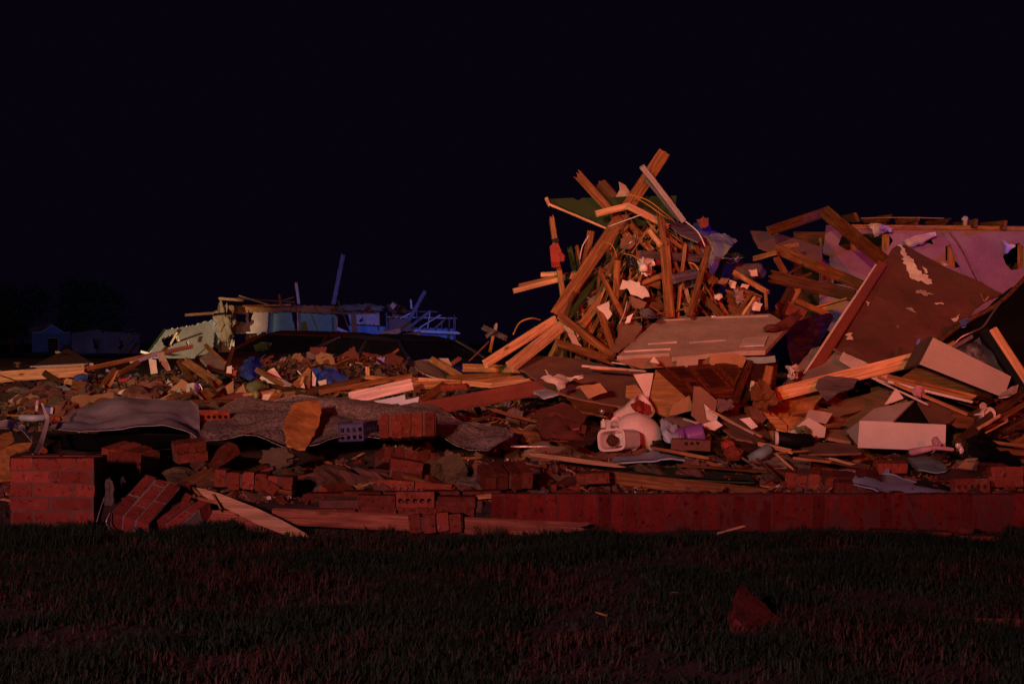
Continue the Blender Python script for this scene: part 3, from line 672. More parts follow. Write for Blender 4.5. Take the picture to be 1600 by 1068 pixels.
loft([[(1568, 372, 16.8), (1575, 382, 16.8)], [(1572, 386, 16.75), (1586, 384, 16.8)], [(1570, 396, 16.7), (1574, 394, 16.8)]], DRYW, 'torn paper flap beside the rightmost hole of the wall', 'torn_sheet', nz=.03, fr=5)
tube([(1345, 341, 16.5), (1380, 340, 16.5), (1420, 340, 16.5), (1475, 341, 16.5)], .006, YELC, 'thin cord strung over the rafter ends', 'cord')
tube([(1480, 358, 16.6), (1500, 385, 16.5), (1520, 425, 16.3), (1538, 460, 16)], .009, PINE, 'thin cord hanging diagonally across the torn purple wall', 'cord')
RB = [
 (1201, 361, 15.2, 1291, 331, 15.8, 15, OLDW, 'dark rafter sloping up to the peak left of the purple wall', (0, .0)),
 (1288, 330, 15.5, 1384, 411, 14.4, 21, OLDW, 'heavy rafter sloping down right from the peak over the purple wall', (0, .0)),
 (1212, 388, 14.6, 1346, 446, 14.0, 17, OLDW, 'long dark beam slanting across the rubble below the peaked rafters', (.05, 0)),
 (1206, 432, 13.6, 1335, 462, 13.2, 20, DARKW, 'lower dark timber leading from the black chair to the brown panel', (.05, 0)),
 (1212, 402, 14.2, 1232, 436, 14.2, 10, OLDW, 'short red lit post between the two slanting beams', (.02, 0)),
 (1178, 404, 14.6, 1214, 394, 14.4, 8, PINE, 'short lath touching the top of the short post', (.02, .02)),
 (1216, 388, 15, 1248, 382, 15, 7, PINE, 'short lath lying on the slanting beam below the sloping panel', (0, 0)),
 (1230, 428, 13.8, 1255, 413, 13.8, 4, DARKW, 'small dark stick above the lower dark timber', (0, 0)),
 (1234, 440, 13.5, 1268, 427, 13.5, 4, OLDW, 'thin red stick above the lower dark timber', (0, 0)),
 (1231, 480, 12.2, 1247, 452, 12.2, 11, PINE, 'short pale upright between the black chair and the door', (0, .03)),
 (1245, 470, 12.0, 1300, 494, 11.8, 9, OLDW, 'brown lath in the gap right of the lying door', (0, 0)),
 (1208, 505, 12.0, 1236, 452, 12.2, 14, DARKW, 'dark purplish post behind the right end of the door', (.04, .03)),
 (1270, 481, 12.3, 1322, 466, 12.3, 3, YELC, 'thin yellow lath in the dark gap left of the brown panel', (0, 0)),
]
for q in RB: plank(*q[:9], jag=q[9], name='beam' if q[6] > 8 else 'lath')
panel([(1272, 481), (1322, 467), (1320, 482), (1278, 486)], 12.35, .01, CARDB, 'small brown wedge board in the gap left of the brown panel', 'board', jag=.004)
# ================================================================== MAIN PILE (10.5 - 12 m)
JB = (.03, .05)
PILE = [
 (868, 492, 10.9, 1038, 238, 11.1, 19.5, OLDW, 'longest heavy beam rising steeply from the left to the top of the pile', (0.024, 0.010)),
 (903, 273, 11.05, 980, 358, 10.98, 14.0, OLDW, 'beam jutting up left behind the green board', (.05, 0)),
 (938, 287, 11.8, 975, 328, 11.7, 19.4, DARKW, 'short dark beam end right of the left jutting beam', (.03, 0)),
 (1003, 260, 10.8, 1068, 345, 11.0, 8.8, TRIM, 'pinkish white painted trim crossing the beam at the pile top', (0, 0)),
 (1009, 280, 10.95, 1060, 345, 11.05, 4.0, PURPW, 'thin grey strip running beside the pinkish painted trim', (0, 0)),
 (931, 334, 10.8, 984, 321, 10.85, 9.7, PINEB, 'short pale board with nail holes left of the pile peak', (.0, .0)),
 (981, 322, 10.7, 1045, 354, 10.9, 10.6, PINEB, 'pale splintered board sloping right from the pile peak', (0, .08)),
 (1032, 338, 10.7, 1040, 395, 10.7, 11.4, OLDW, 'narrow split upright right of the pile centre', (.10, 0)),
 (1039, 385, 10.65, 1047, 496, 10.6, 15.8, OLDW, 'thick upright post standing right of the pile centre', (.05, 0)),
 (1107, 387, 10.7, 1077, 494, 10.5, 9.7, OLDW, 'slim leaning post beside the teal cloth', (0, 0)),
 (862, 340, 11.3, 880, 466, 11.1, 7.9, PINE, 'upright lath behind the red glove left of the pile', (.03, 0)),
 (802, 455, 11.2, 905, 429, 11.3, 7.9, PINEB, 'lowest of the laths jutting out left of the pile', (.01, 0)),
 (811, 446, 11.3, 900, 426, 11.4, 5.0, PINE, 'thin middle lath of those jutting out left of the pile', (.01, 0)),
 (845, 429, 11.4, 873, 427, 11.4, 7.0, PINEB, 'short upper lath stub jutting out left of the pile', (0.004, 0.005)),
 (890, 386, 11.6, 899, 428, 11.6, 7.9, GREENB, 'olive stub post left of the pile beside the laths', (.02, 0)),
 (901, 385, 11.8, 905, 420, 11.8, 5.0, OLDW, 'thin dark stub post just right of the olive stub', (.02, 0)),
 (924, 361, 11.4, 912, 425, 11.4, 11.4, OLDW, 'dark upright plank left behind the longest beam', (0, 0)),
 (758, 568, 10.2, 867, 499, 10.7, 13.2, PINEB, 'bright upper plank sloping down left from the pile foot', (0, 0)),
 (797, 573, 10.1, 884, 504, 10.6, 18.5, PINEB, 'bright broader lower plank sloping down left from the pile foot', (0, 0)),
 (875, 494, 10.5, 958, 556, 10.1, 11.4, OLDW, 'brown beam sloping down right from the foot of the longest beam', (0.008, 0.010)),
 (872, 536, 10.3, 952, 562, 10.0, 12.3, OLDW, 'bowed brown rafter low on the left of the pile', (.02, .1)),
 (937, 485, 10.4, 957, 545, 10.2, 9.7, OLDW, 'short brown stud leaning low at the pile centre', (0, .02)),
 (951, 452, 10.9, 910, 507, 10.7, 13.2, PINE, 'pale brown stud leaning left at the pile centre', (0.012, 0.010)),
 (938, 426, 10.6, 976, 500, 10.4, 8.0, OLDW, 'narrow brown stud leaning right across the pile centre', (.02, 0)),
 (964, 408, 10.6, 962, 466, 10.5, 9.7, OLDW, 'short hanging stud with a broken end in the pile centre', (.0, .04)),
 (925, 430, 11.3, 912, 500, 11.2, 19.4, OLDW, 'wide dark board leaning inside the left of the pile', (0.016, 0.010)),
 (975, 460, 11.0, 992, 502, 10.8, 12.3, DARKW, 'dark stud behind the narrow brown stud', (.02, 0)),
 (1050, 400, 11.1, 1076, 494, 10.9, 8.8, PINE, 'first of the leaning studs right of the thick post', (.02, 0)),
 (1063, 425, 11.0, 1083, 492, 10.8, 7.0, PINEB, 'second thin leaning stud right of the thick post', (.02, 0)),
 (1076, 436, 11.1, 1088, 490, 10.9, 7.9, OLDW, 'third leaning stud right of the thick post', (.02, 0)),
 (1030, 430, 11.2, 1060, 494, 10.9, 8.8, OLDW, 'leaning stud immediately behind the thick post', (.02, 0)),
 (1000, 397, 10.6, 1092, 404, 10.9, 12.3, PURPW, 'dark purplish board lying level across the thick post', (0.008, 0.010)),
 (1052, 436, 10.6, 1096, 424, 10.8, 15.0, PURPW, 'short dark purplish board behind the leaning post', (0.008, 0.010)),
 (1014, 359, 10.7, 1033, 384, 10.7, 7.9, PINEB, 'short pale board left of the narrow split upright', (0, 0)),
 (985, 350, 11.0, 1015, 385, 11.0, 10.6, OLDW, 'stubby dark stud behind the pile peak', (0.008, 0.010)),
 (992, 368, 11.0, 1020, 392, 10.9, 9.7, PINE, 'brown block below the stubby dark stud', (0.008, 0.010)),
 (966, 350, 11.1, 985, 375, 11.0, 12.3, OLDW, 'broad broken block under the longest beam', (0.012, 0.010)),
 (1090, 455, 11.0, 1130, 495, 10.8, 10.6, OLDW, 'brown rafter piece leaning right of the slim post', (0, 0)),
 (1147, 425, 11.2, 1200, 457, 11.0, 7.9, PINE, 'orange lath sloping down right of the black chair', (0, .02)),
 (1196, 455, 11.0, 1198, 482, 10.9, 5.0, PINE, 'thin upright at the end of the orange sloping lath', (0, .02)),
 (1160, 492, 10.8, 1178, 466, 10.9, 4.0, PINEB, 'thin pale stick above the right half of the door', (0, .03)),
 (1070, 358, 11.2, 1098, 376, 11.2, 14.1, OLDW, 'red brown stud between the trim and the teal cloth', (0.008, 0.010)),
 (1082, 376, 11.2, 1104, 420, 11.1, 7.9, OLDW, 'red brown lath behind the slim leaning post', (0.008, 0.010)),
 (930, 505, 10.9, 905, 545, 10.6, 12.3, OLDW, 'stud low on the left face of the pile', (0.008, 0.010)),
 (995, 480, 10.9, 960, 540, 10.6, 8.8, DARKW, 'dark stud leaning low at the pile centre', (0.008, 0.010)),
]
for q in PILE: plank(*q[:9], jag=q[9], name='beam' if q[6] > 12 else 'stud' if q[6] > 8 else 'lath', roll=R.uniform(-14, 14))
# green sheathing board with its torn paper edges
gb = empty('green_board', P(940, 330, 11.25), 'large pointed green sheathing board jutting left near the pile top', 'board')
panel([(856, 311), (895, 309), (903, 313), (910, 309), (980, 307), (1057, 306), (1056, 320), (1052, 347), (1010, 350), (975, 356), (948, 358), (905, 335), (870, 320), (857, 318)], [(856, 311, 11.3), (1057, 307, 11.3), (950, 357, 11.1)], .015, GREENB, '', 'face', parent=gb, jag=.003)
plank(858, 319, 11.2, 950, 358, 11.05, 3.5, PINEB, '', name='edge', parent=gb, jag=(0, .03)); plank(854, 311, 11.25, 858, 320, 11.2, 5, PINEB, '', name='edge', parent=gb)
panel([(968, 285), (976, 288), (988, 304), (984, 312), (958, 312), (968, 297)], 11.5, .01, DRY, 'small torn grey triangle standing behind the green board', 'board', jag=.006)
panel([(926, 424), (935, 432), (912, 470), (893, 496), (881, 491), (899, 462)], [(926, 424, 11.2), (893, 496, 10.8), (881, 491, 10.85)], .012, GREENB, 'narrow greenish board under the longest beam at lower left', 'board', jag=.004)
panel([(972, 352), (988, 356), (994, 380), (975, 372)], 11.3, .01, DRYB, 'grey board fragment under the pile peak', 'board', jag=.006)
panel([(1045, 350), (1070, 345), (1098, 372), (1092, 378), (1062, 366)], [(1045, 350, 11.0), (1070, 345, 11.2), (1098, 372, 10.9)], .01, PURPW, 'dark purplish shingle sheet below the painted trim', 'shingle', jag=.006)
panel([(1018, 352), (1050, 352), (1060, 372), (1050, 395), (1035, 372)], 11.2, .01, DRYB, 'dark board scrap beside the narrow split upright', 'board', jag=.006)
panel([(958, 370), (975, 368), (982, 395), (970, 420), (955, 405)], 11.25, .01, GREENB, 'small greenish board scrap in the shade of the longest beam', 'board', jag=.006)
# drywall scraps in the pile
PS = [
 ([(972, 437), (998, 440), (1016, 462), (1002, 466), (985, 460), (980, 450), (969, 452)], 10.5, DRYW, 'white torn drywall piece in the middle of the pile'),
 ([(982, 462), (998, 468), (1012, 474), (1000, 484), (988, 478)], 10.6, DRYB, 'brown torn paper scrap below the white drywall piece'),
 ([(933, 480), (950, 470), (955, 490), (950, 500), (945, 492)], 10.35, DRYW, 'white jagged drywall scrap near the low leaning stud'),
 ([(968, 500), (985, 492), (1004, 508), (990, 530), (962, 552), (950, 555), (966, 520)], [(968, 500, 10.5), (1004, 508, 10.4), (950, 555, 10.1)], DRYB, 'large brown drywall shard beside the left edge of the door'),
 ([(980, 493), (990, 490), (984, 502), (976, 505)], 10.3, DRYW, 'tiny white torn corner on the large brown drywall shard'),
 ([(882, 508), (893, 512), (910, 545), (895, 540)], 10.4, DRY, 'pale pinkish scrap low on the left of the pile'),
 ([(1008, 430), (1030, 436), (1034, 452), (1014, 446)], 10.8, OLDW, 'brown splintered scrap left of the thick post'),
 ([(1012, 462), (1034, 470), (1040, 486), (1020, 482)], 10.8, DARKW, 'dark splintered scrap low left of the thick post'),
 ([(996, 390), (1010, 396), (1006, 404), (992, 402)], 10.6, OLDW, 'small brown block at the left end of the level purplish board'),
 ([(1152, 452), (1190, 462), (1186, 480), (1172, 494), (1158, 490)], 11.1, DRYB, 'grey brown drywall piece right of the orange shutter'),
 ([(1140, 436), (1152, 440), (1148, 450), (1138, 446)], 11.0, DRYW, 'small white scrap left under the orange sloping lath'),
 ([(1160, 442), (1172, 446), (1168, 452), (1158, 448)], 11.0, DRYW, 'small white scrap under the middle of the orange sloping lath'),
 ([(1170, 422), (1183, 421), (1184, 432), (1172, 432)], 11.4, DRYW, 'small bright square scrap above the orange sloping lath'),
 ([(1176, 470), (1190, 476), (1186, 486), (1176, 484)], 10.95, DRYW, 'crumpled white scrap above the right end of the door'),
]
for p, pl, m, lb in PS: panel(p, pl, .012, m, lb, 'drywall_scrap' if 'drywall' in lb else 'scrap', jag=.008, warp=.02, step=.05)
sh = empty('shutter', P(1145, 480, 11.2), 'orange brown louvred piece standing between black chair and door', 'shutter')
for i in range(6): plank(1134 + i * 1.5, 452 + i * 8, 11.2 - i * .01, 1152 + i * 1.5, 462 + i * 8, 11.15 - i * .01, 7.5, OLDW, '', name='slat', parent=sh, roll=25, t=.012)
lump(990, 408, 10.7, 20, FOIL, 'crumpled shiny foil wad left in the pile centre', 'foil', flat=(1, .6, 1), amp=.5, fr=3, smooth=False, amp2=.9)
loft([[(995, 402, 10.7), (1006, 400, 10.6), (1020, 404, 10.7)], [(998, 414, 10.6), (1008, 416, 10.5), (1021, 410, 10.6)], [(1002, 428, 10.6), (1010, 430, 10.6), (1018, 426, 10.7)]], PAPER, 'crumpled pinkish paper bag right of the foil wad', 'paper_bag', nz=.05, fr=14)
lump(950, 434, 10.5, 8, FOIL, 'tiny shiny metal bit left of the hanging stud', 'metal_bit', flat=(1, .6, .6), amp=.4)
loft([[(1024, 398, 10.7), (1036, 400, 10.7)], [(1028, 412, 10.65), (1038, 414, 10.7)]], REDC, 'small red cloth tucked beside the thick post', 'cloth', nz=.02)
loft([[(1000, 484, 10.6), (1016, 482, 10.4), (1030, 492, 10.5)], [(1002, 494, 10.4), (1016, 494, 10.2), (1032, 498, 10.4)]], PURPW, 'dark rolled cloth just above the left corner of the door', 'cloth', nz=.03)
# glove
gl = empty('glove', P(868, 400, 11.0), 'red work glove hung on the upright lath left of the pile', 'glove')
panel([(859, 385), (862, 382), (872, 380), (877, 392), (878, 404), (872, 417), (864, 418), (861, 408)], 11.05, .035, REDC, '', 'palm', parent=gl, warp=.01, step=.04)
tube([(876, 396, 11.03), (880, 402, 11.0), (878, 408, 11.0)], .018, REDC, '', 'thumb', n=8, parent=gl)
for i in range(4): tube([(863 + i * 3.2, 411, 11.03), (864 + i * 3, 418 - abs(i - 1.2), 11.0)], .011, REDC, '', 'finger', n=8, parent=gl)
panel([(862, 374), (872, 371), (874, 377), (863, 379)], 11.1, .02, BLACK, 'black tape wrapped round the lath above the red glove', 'tape')
loft([[(884, 428, 10.95), (891, 424, 10.9)], [(883, 436, 10.9), (890, 434, 10.9)], [(886, 440, 10.95), (888, 439, 10.9)]], BLACK, 'black strap looped over the laths left of the pile', 'strap', nz=.01)
# cloth, foil and chair at the right shoulder
panel([(1101, 340), (1108, 336), (1117, 344), (1122, 355), (1138, 361), (1150, 372), (1140, 376), (1118, 373), (1098, 374)], [(1101, 340, 11.5), (1150, 372, 11.9), (1098, 374, 11.2)], .01, NAVYC, 'crumpled blue cloth at the right shoulder of the pile', 'cloth', jag=.012, warp=.16, step=.045)
panel([(1090, 342), (1100, 337), (1108, 342), (1106, 354), (1094, 356)], 11.25, .02, REDD, 'dark red rag beside the crumpled blue cloth', 'rag', jag=.01, warp=.08, step=.03)
panel([(1076, 377), (1090, 374), (1112, 370), (1134, 372), (1150, 378), (1140, 386), (1134, 394), (1128, 402), (1124, 415), (1117, 430), (1109, 428), (1102, 404), (1094, 392), (1082, 388)], [(1076, 377, 11.2), (1150, 378, 11.6), (1117, 430, 11.1)], .01, TEAL, 'teal shirt draped over the right shoulder of the pile', 'shirt', jag=.008, warp=.12, step=.045)
lump(1143, 402, 11.4, 22, FOIL, 'silver foil packet right of the teal shirt', 'foil', flat=(1.3, .6, .7), amp=.4, smooth=False, amp2=.4)
bc = empty('black_bin', P(1122, 440, 11.5), 'black overturned plastic bin below the teal shirt', 'bin')
loft([[(1116, 405, 11.5), (1132, 403, 11.4), (1148, 408, 11.6)], [(1110, 430, 11.4), (1126, 432, 11.2), (1142, 434, 11.5)], [(1104, 455, 11.4), (1122, 462, 11.2), (1134, 458, 11.4)]], BLACK, '', 'body', nz=.01, parent=bc)
plank(1114, 404, 11.35, 1148, 405, 11.4, 4, BLACK, '', name='rim', parent=bc); tube([(1118, 407, 11.3), (1130, 403, 11.25), (1143, 405, 11.3)], .008, METAL, '', 'handle', parent=bc)
lump(1168, 425, 11.7, 44, PURPW, 'dark purple cushion behind the small bright square scrap', 'cushion', flat=(1.3, .7, .7), amp=.2)
lump(1122, 464, 11.0, 12, PAPER, 'small pale knob poking from below the black bin', 'knob', flat=(1, 1, .8))
# cords
tube([(978, 303, 10.7), (1010, 312, 10.6), (1035, 330, 10.6), (1056, 348, 10.7)], .004, YELC, 'upper yellow cord hanging right of the pile peak', 'cord')
tube([(988, 305, 10.7), (1015, 322, 10.6), (1038, 338, 10.6), (1052, 344, 10.7)], .004, YELC, 'lower yellow cord hanging right of the pile peak', 'cord')
tube([(951, 354, 10.6), (975, 345, 10.5), (1006, 334, 10.5)], .004, WHTC, 'taut white cord below the short pale board', 'cord')
tube([(802, 522, 10.6), (812, 504, 10.7), (830, 497, 10.7), (845, 500, 10.8)], .006, YELC, 'yellow cord arching above the bright sloping planks', 'cord')
tube([(972, 396, 10.6), (982, 382, 10.5), (993, 372, 10.5)], .006, METAL, 'grey bent wire left of the foil wad', 'wire')
tube([(974, 396, 10.5), (990, 400, 10.45), (1000, 410, 10.5)], .0035, YELC, 'yellow cord curling over the foil wad', 'cord')
tube([(940, 378, 10.6), (955, 382, 10.5), (962, 395, 10.5), (963, 402, 10.5)], .0035, YELC, 'yellow cord looping across the longest beam', 'cord')
tube([(906, 405, 11.1), (910, 385, 11.1), (920, 368, 11.1)], .005, WHTC, 'white cord hanging left of the dark upright plank', 'cord')
tube([(1070, 345, 10.9), (1090, 362, 10.8), (1102, 385, 10.8)], .005, WHTC, 'grey cord from the painted trim to the teal shirt', 'cord')
tube([(1076, 410, 10.5), (1085, 413, 10.5), (1092, 422, 10.5)], .006, YELC, 'yellow cord on the short purplish board', 'cord')
tube([(980, 470, 10.5), (975, 490, 10.4), (968, 505, 10.3)], .004, WHTC, 'white cord low in the pile centre', 'cord')

# ================================================================== MIDDLE: DOOR, CABINET, TOILET
# six-panel door lying against the pile foot
dpl = [(965, 556, 10.0), (1197, 548, 10.0), (1203, 490, 10.75)]
dr = empty('door', P(1090, 525, 10.2), 'pale six panel door lying slanted at the foot of the pile', 'door')
panel([(964, 556), (1030, 496), (1075, 493), (1082, 495), (1203, 490), (1233, 508), (1196, 547), (1155, 548), (1050, 558), (1046, 551)], dpl, .035, DOORM, '', 'slab', parent=dr, jag=.002)
for q in (((1036, 501), (1083, 498.5)), ((1111, 497), (1201, 494)), ((1012, 538), (1058, 535)), ((1076, 536), (1135, 532)), ((1160, 532), (1195, 529)), ((975, 550), (1048, 546))):
    a, b = [hit(*z, pl3(dpl)) for z in q]; n = pl3(dpl)[1]
    X = (b - a).normalized(); Yv = n.cross(X)
    link('panel_moulding', box_mesh('panel_moulding', (b - a).length, .012, .012, TRIM), frame((a + b) / 2 + n * .006, X, Yv, n), dr)
panel([(1163, 532), (1200, 529), (1194, 543), (1155, 545)], dpl, .01, TRIM, '', 'raised_panel', parent=dr, lift=.022)
lump(1116, 494, 10.7, 8, METAL, '', 'hinge', parent=dr, flat=(1.4, .6, .5))
loft([[(1190, 512, 10.4), (1204, 508, 10.3), (1228, 498, 10.5), (1250, 480, 10.8)], [(1196, 517, 10.35), (1208, 516, 10.2), (1236, 508, 10.4), (1256, 492, 10.7)]], REDD, 'dark glove like rag hanging over the right end of the door', 'rag', nz=.03, fr=9)
panel([(1228, 518), (1250, 500), (1296, 490), (1300, 500), (1255, 590), (1238, 560)], [(1228, 518, 10.9), (1296, 490, 11.6), (1250, 590, 10.6)], .012, CHERRYD, 'maroon sheet standing in the dark gap right of the door', 'sheet', jag=.008, warp=.04)
# boards under the door
UD = [
 ([(960, 562), (1048, 556), (1052, 566), (1100, 562), (1120, 554), (1165, 560), (1168, 572), (1040, 574), (1000, 576)], 9.95, .02, DRYB, 'brown board strip directly under the lying door'),
 ([(1110, 553), (1150, 552), (1168, 558), (1160, 574), (1108, 573)], 9.85, .015, CARDB, 'tan board under the middle of the lying door'),
 ([(1165, 558), (1210, 556), (1212, 565), (1196, 568), (1170, 566)], 9.8, .012, TEAL, 'teal edged strip under the right end of the lying door'),
 ([(1016, 566), (1022, 556), (1031, 567)], 9.7, .012, LAM, 'small white triangle standing under the door left end'),
 ([(1058, 560), (1092, 558), (1090, 572), (1056, 574)], 9.75, .012, DRY, 'pale bent plate between the door and the cabinet'),
 ([(832, 556), (905, 560), (955, 572), (1000, 577), (1014, 592), (1012, 625), (985, 640), (940, 632), (905, 622), (855, 606), (820, 578), (800, 572), (815, 556)], [(832, 556, 10.6), (1000, 577, 10.4), (940, 632, 9.4)], .013, DRYB, 'big brown drywall sheet lying flat left of the cabinet'),
 ([(990, 584), (1022, 583), (1013, 626)], 9.5, .013, LAM, 'white laminate triangle standing left of the cabinet'),
 ([(978, 602), (994, 600), (1012, 620), (1006, 632), (978, 620)], 9.55, .013, PLY, 'brown board edge behind the white laminate triangle'),
 ([(1083, 602), (1096, 604), (1120, 625), (1114, 660), (1098, 664), (1080, 648), (1082, 622)], 8.95, .013, DRYB, 'tall brown drywall shard standing before the cabinet'),
 ([(1050, 632), (1078, 618), (1084, 640), (1046, 650)], 9.1, .012, CARDB, 'crumpled tan paper left of the tall drywall shard'),
 ([(1030, 655), (1056, 648), (1098, 664), (1070, 676), (1040, 670)], [(1030, 655, 9.1), (1098, 664, 9.1), (1050, 676, 8.7)], .012, DRY, 'tan drywall slab lying behind the purple jug'),
 ([(1100, 630), (1122, 650), (1118, 662), (1104, 655)], 8.9, .013, DRYW, 'white broken edge piece right of the tall drywall shard'),
 ([(1100, 661), (1120, 656), (1130, 664), (1115, 672), (1102, 668)], 8.8, .013, DRYW, 'small white drywall flake above the purple jug'),
 ([(1125, 648), (1150, 640), (1188, 660), (1205, 684), (1180, 690), (1150, 684), (1128, 668)], [(1125, 648, 9.3), (1188, 660, 9.3), (1180, 690, 8.8)], .013, DRYB, 'brown drywall slab lying right of the tall shard'),
 ([(1156, 655), (1172, 652), (1186, 666), (1174, 670)], 8.85, .013, DRYW, 'white drywall flake on the brown slab'),
 ([(1138, 638), (1180, 634), (1202, 648), (1190, 664), (1150, 650)], 9.5, .012, REDD, 'dark reddish board behind the brown slab'),
 ([(1186, 638), (1196, 636), (1228, 662), (1230, 676), (1212, 668)], 9.2, .02, PINE, 'narrow olive brown board pointing at the black tube'),
 ([(1202, 640), (1262, 604), (1290, 612), (1272, 636), (1240, 672), (1212, 668)], [(1202, 640, 9.6), (1290, 612, 9.9), (1230, 672, 9.2)], .012, OSB, 'orange strand board below the bright sloping plank'),
 ([(1232, 676), (1262, 652), (1290, 668), (1288, 684), (1250, 684)], 8.95, .013, LAM, 'pale laminate piece right of the black tube'),
 ([(1263, 640), (1300, 645), (1290, 662), (1258, 655)], 9.15, .012, DRY, 'grey scrap above the pale laminate piece'),
 ([(1290, 650), (1305, 628), (1370, 610), (1395, 612), (1390, 628), (1345, 655), (1322, 678), (1330, 688), (1288, 682)], [(1290, 650, 9.5), (1395, 612, 10.0), (1330, 688, 9.0)], .02, CARDB, 'large rust brown cardboard sheet left of the lower drawer'),
 ([(1278, 592), (1292, 586), (1340, 592), (1334, 604), (1310, 612), (1294, 625), (1274, 603)], [(1278, 592, 9.5), (1340, 592, 9.6), (1294, 625, 9.3)], .01, PURPW, 'grey folded shingle draped over the bright sloping plank'),
 ([(1236, 585), (1268, 545), (1296, 538), (1332, 560), (1335, 578), (1290, 594), (1236, 605), (1218, 608)], [(1236, 585, 10.2), (1296, 538, 10.8), (1335, 578, 10.0)], .013, DRY, 'tan torn drywall slab below the tall brown panel'),
 ([(1318, 548), (1400, 590), (1420, 600), (1395, 604), (1345, 582), (1312, 560)], [(1318, 548, 10.1), (1400, 590, 9.7), (1312, 560, 10.0)], .013, DRYW, 'white drywall strip crossing under the bright sloping plank'),
 ([(1302, 542), (1330, 540), (1366, 568), (1370, 580), (1340, 565)], [(1302, 542, 10.4), (1366, 568, 10.2), (1330, 560, 10.2)], .01, DRYB, 'curled brown paper at the foot of the tall brown panel'),
]
for p, pl, t, m, lb in UD: panel(p, pl, t, m, lb, 'board' if 'board' in lb else 'drywall' if 'drywall' in lb else 'scrap', jag=.004, warp=.015, step=.09)
for i, q in enumerate(((910, 571, 9.9, 1008, 580, 9.8, 3, TRIM, 'long thin white strip on the flat brown drywall sheet'), (922, 574, 9.8, 980, 578, 9.8, 2.5, PINEB, 'short pale strip beside the long thin white strip'),
   (955, 566, 10, 1000, 571, 10, 2.5, TRIM, 'thin pinkish strip above the long thin white strip'), (1108, 640, 8.8, 1190, 682, 8.6, 3, PINEB, 'thin pale lath crossing the brown drywall slab'),
   (1128, 652, 8.85, 1178, 678, 8.6, 2.5, TRIM, 'thin white lath crossing the brown drywall slab'), (1068, 654, 8.9, 1100, 665, 8.8, 2.5, TRIM, 'thin white lath behind the purple jug'),
   (852, 577, 9.6, 860, 592, 9.6, 1.8, TRIM, 'thin white stick standing on the flat brown drywall'), (1186, 627, 9.2, 1184, 640, 9.2, 4, PAPER, 'small white stick left of the orange wood chunk'),
   (1185, 693, 8.4, 1236, 705, 8.35, 7, PINEB, 'short bright lath below the black tube'))): plank(*q[:9], name='lath', t=.012, jag=(.01, .02))
loft([[(842, 590, 9.55), (860, 586, 9.5), (885, 590, 9.6)], [(864, 598, 9.45), (874, 597, 9.4), (890, 592, 9.5)], [(870, 606, 9.35), (875, 610, 9.3), (882, 604, 9.4)]], PAPER, 'torn white paper on the flat brown drywall sheet', 'paper', nz=.03, fr=12)
loft([[(885, 590, 9.55), (900, 587, 9.5), (912, 585, 9.6)], [(886, 592, 9.5), (900, 590, 9.5), (911, 588, 9.5)]], PAPER, 'narrow curl of white paper right of the torn paper', 'paper', nz=.015, fr=12)
# cabinet
cb = empty('kitchen_cabinet', P(1085, 640, 9.3), 'dark cherry kitchen cabinet on its back with a bright plywood side', 'cabinet')
cpl = [(1024, 577, 9.6), (1215, 562, 10.1), (1080, 624, 9.25)]
panel([(1024, 577), (1216, 562), (1212, 600), (1148, 633), (1078, 624)], cpl, .02, CHERRY, '', 'face_frame', parent=cb)
panel([(1024, 577), (1080, 624), (1040, 650), (1012, 640)], [(1024, 577, 9.6), (1080, 624, 9.25), (1012, 640, 9.4)], .018, PLY, '', 'side_panel', parent=cb)
n = pl3(cpl)[1]
def lerp2(a, b, t): return (a[0] + (b[0] - a[0]) * t, a[1] + (b[1] - a[1]) * t)
for quad in (((1040, 577), (1068, 575), (1088, 594), (1062, 596)), ((1070, 600), (1086, 598), (1096, 610), (1082, 614)), ((1074, 575), (1108, 572), (1146, 612), (1110, 616)), ((1116, 572), (1148, 569), (1158, 584), (1148, 604)), ((1166, 568), (1208, 565), (1204, 590), (1172, 592))):
    d = panel(quad, cpl, .018, CHERRY, '', 'door' if quad[0][0] != 1070 else 'drawer_front', parent=cb, lift=.02)
    c = (sum(q[0] for q in quad) / 4, sum(q[1] for q in quad) / 4)
    panel([lerp2(q, c, .3) for q in quad], cpl, .006, CHERRYD, '', 'door_panel', parent=d, lift=.0215)
plank(1148, 630, 9.2, 1172, 566, 9.8, 9, CHERRY, '', name='loose_stile', parent=cb)
plank(1196, 605, 9.2, 1202, 574, 9.3, 13, PINE, 'short pale block standing at the right end of the cabinet', name='block')
plank(1174, 610, 9.3, 1176, 595, 9.3, 5, PAPER, 'small white bracket before the right end of the cabinet', name='bracket', t=.02)
tube([(1174, 597, 9.3), (1186, 598, 9.3), (1196, 597, 9.3)], .004, METAL, 'thin metal rod at the right end of the cabinet', 'rod')
lump(1192, 618, 9.0, 34, OLDW, 'orange splintered wood chunk right of the cabinet', 'wood_chunk', flat=(1, .7, 1), amp=.5, fr=2.5, smooth=False, sub=3, amp2=.4)
lump(1132, 632, 9.0, 26, INSP, 'grey pink foam lump before the cabinet', 'foam', flat=(1.1, .8, .7), amp=.3, fr=2, amp2=.3)
loft([[(1222, 572, 9.9), (1234, 568, 9.8), (1246, 572, 9.9)], [(1232, 582, 9.8), (1240, 580, 9.7), (1246, 582, 9.8)], [(1238, 592, 9.8), (1241, 592, 9.75), (1245, 590, 9.8)]], PAPER, 'crumpled white wad beside the tan torn drywall', 'paper_wad', 'paper', nz=.05, fr=14)
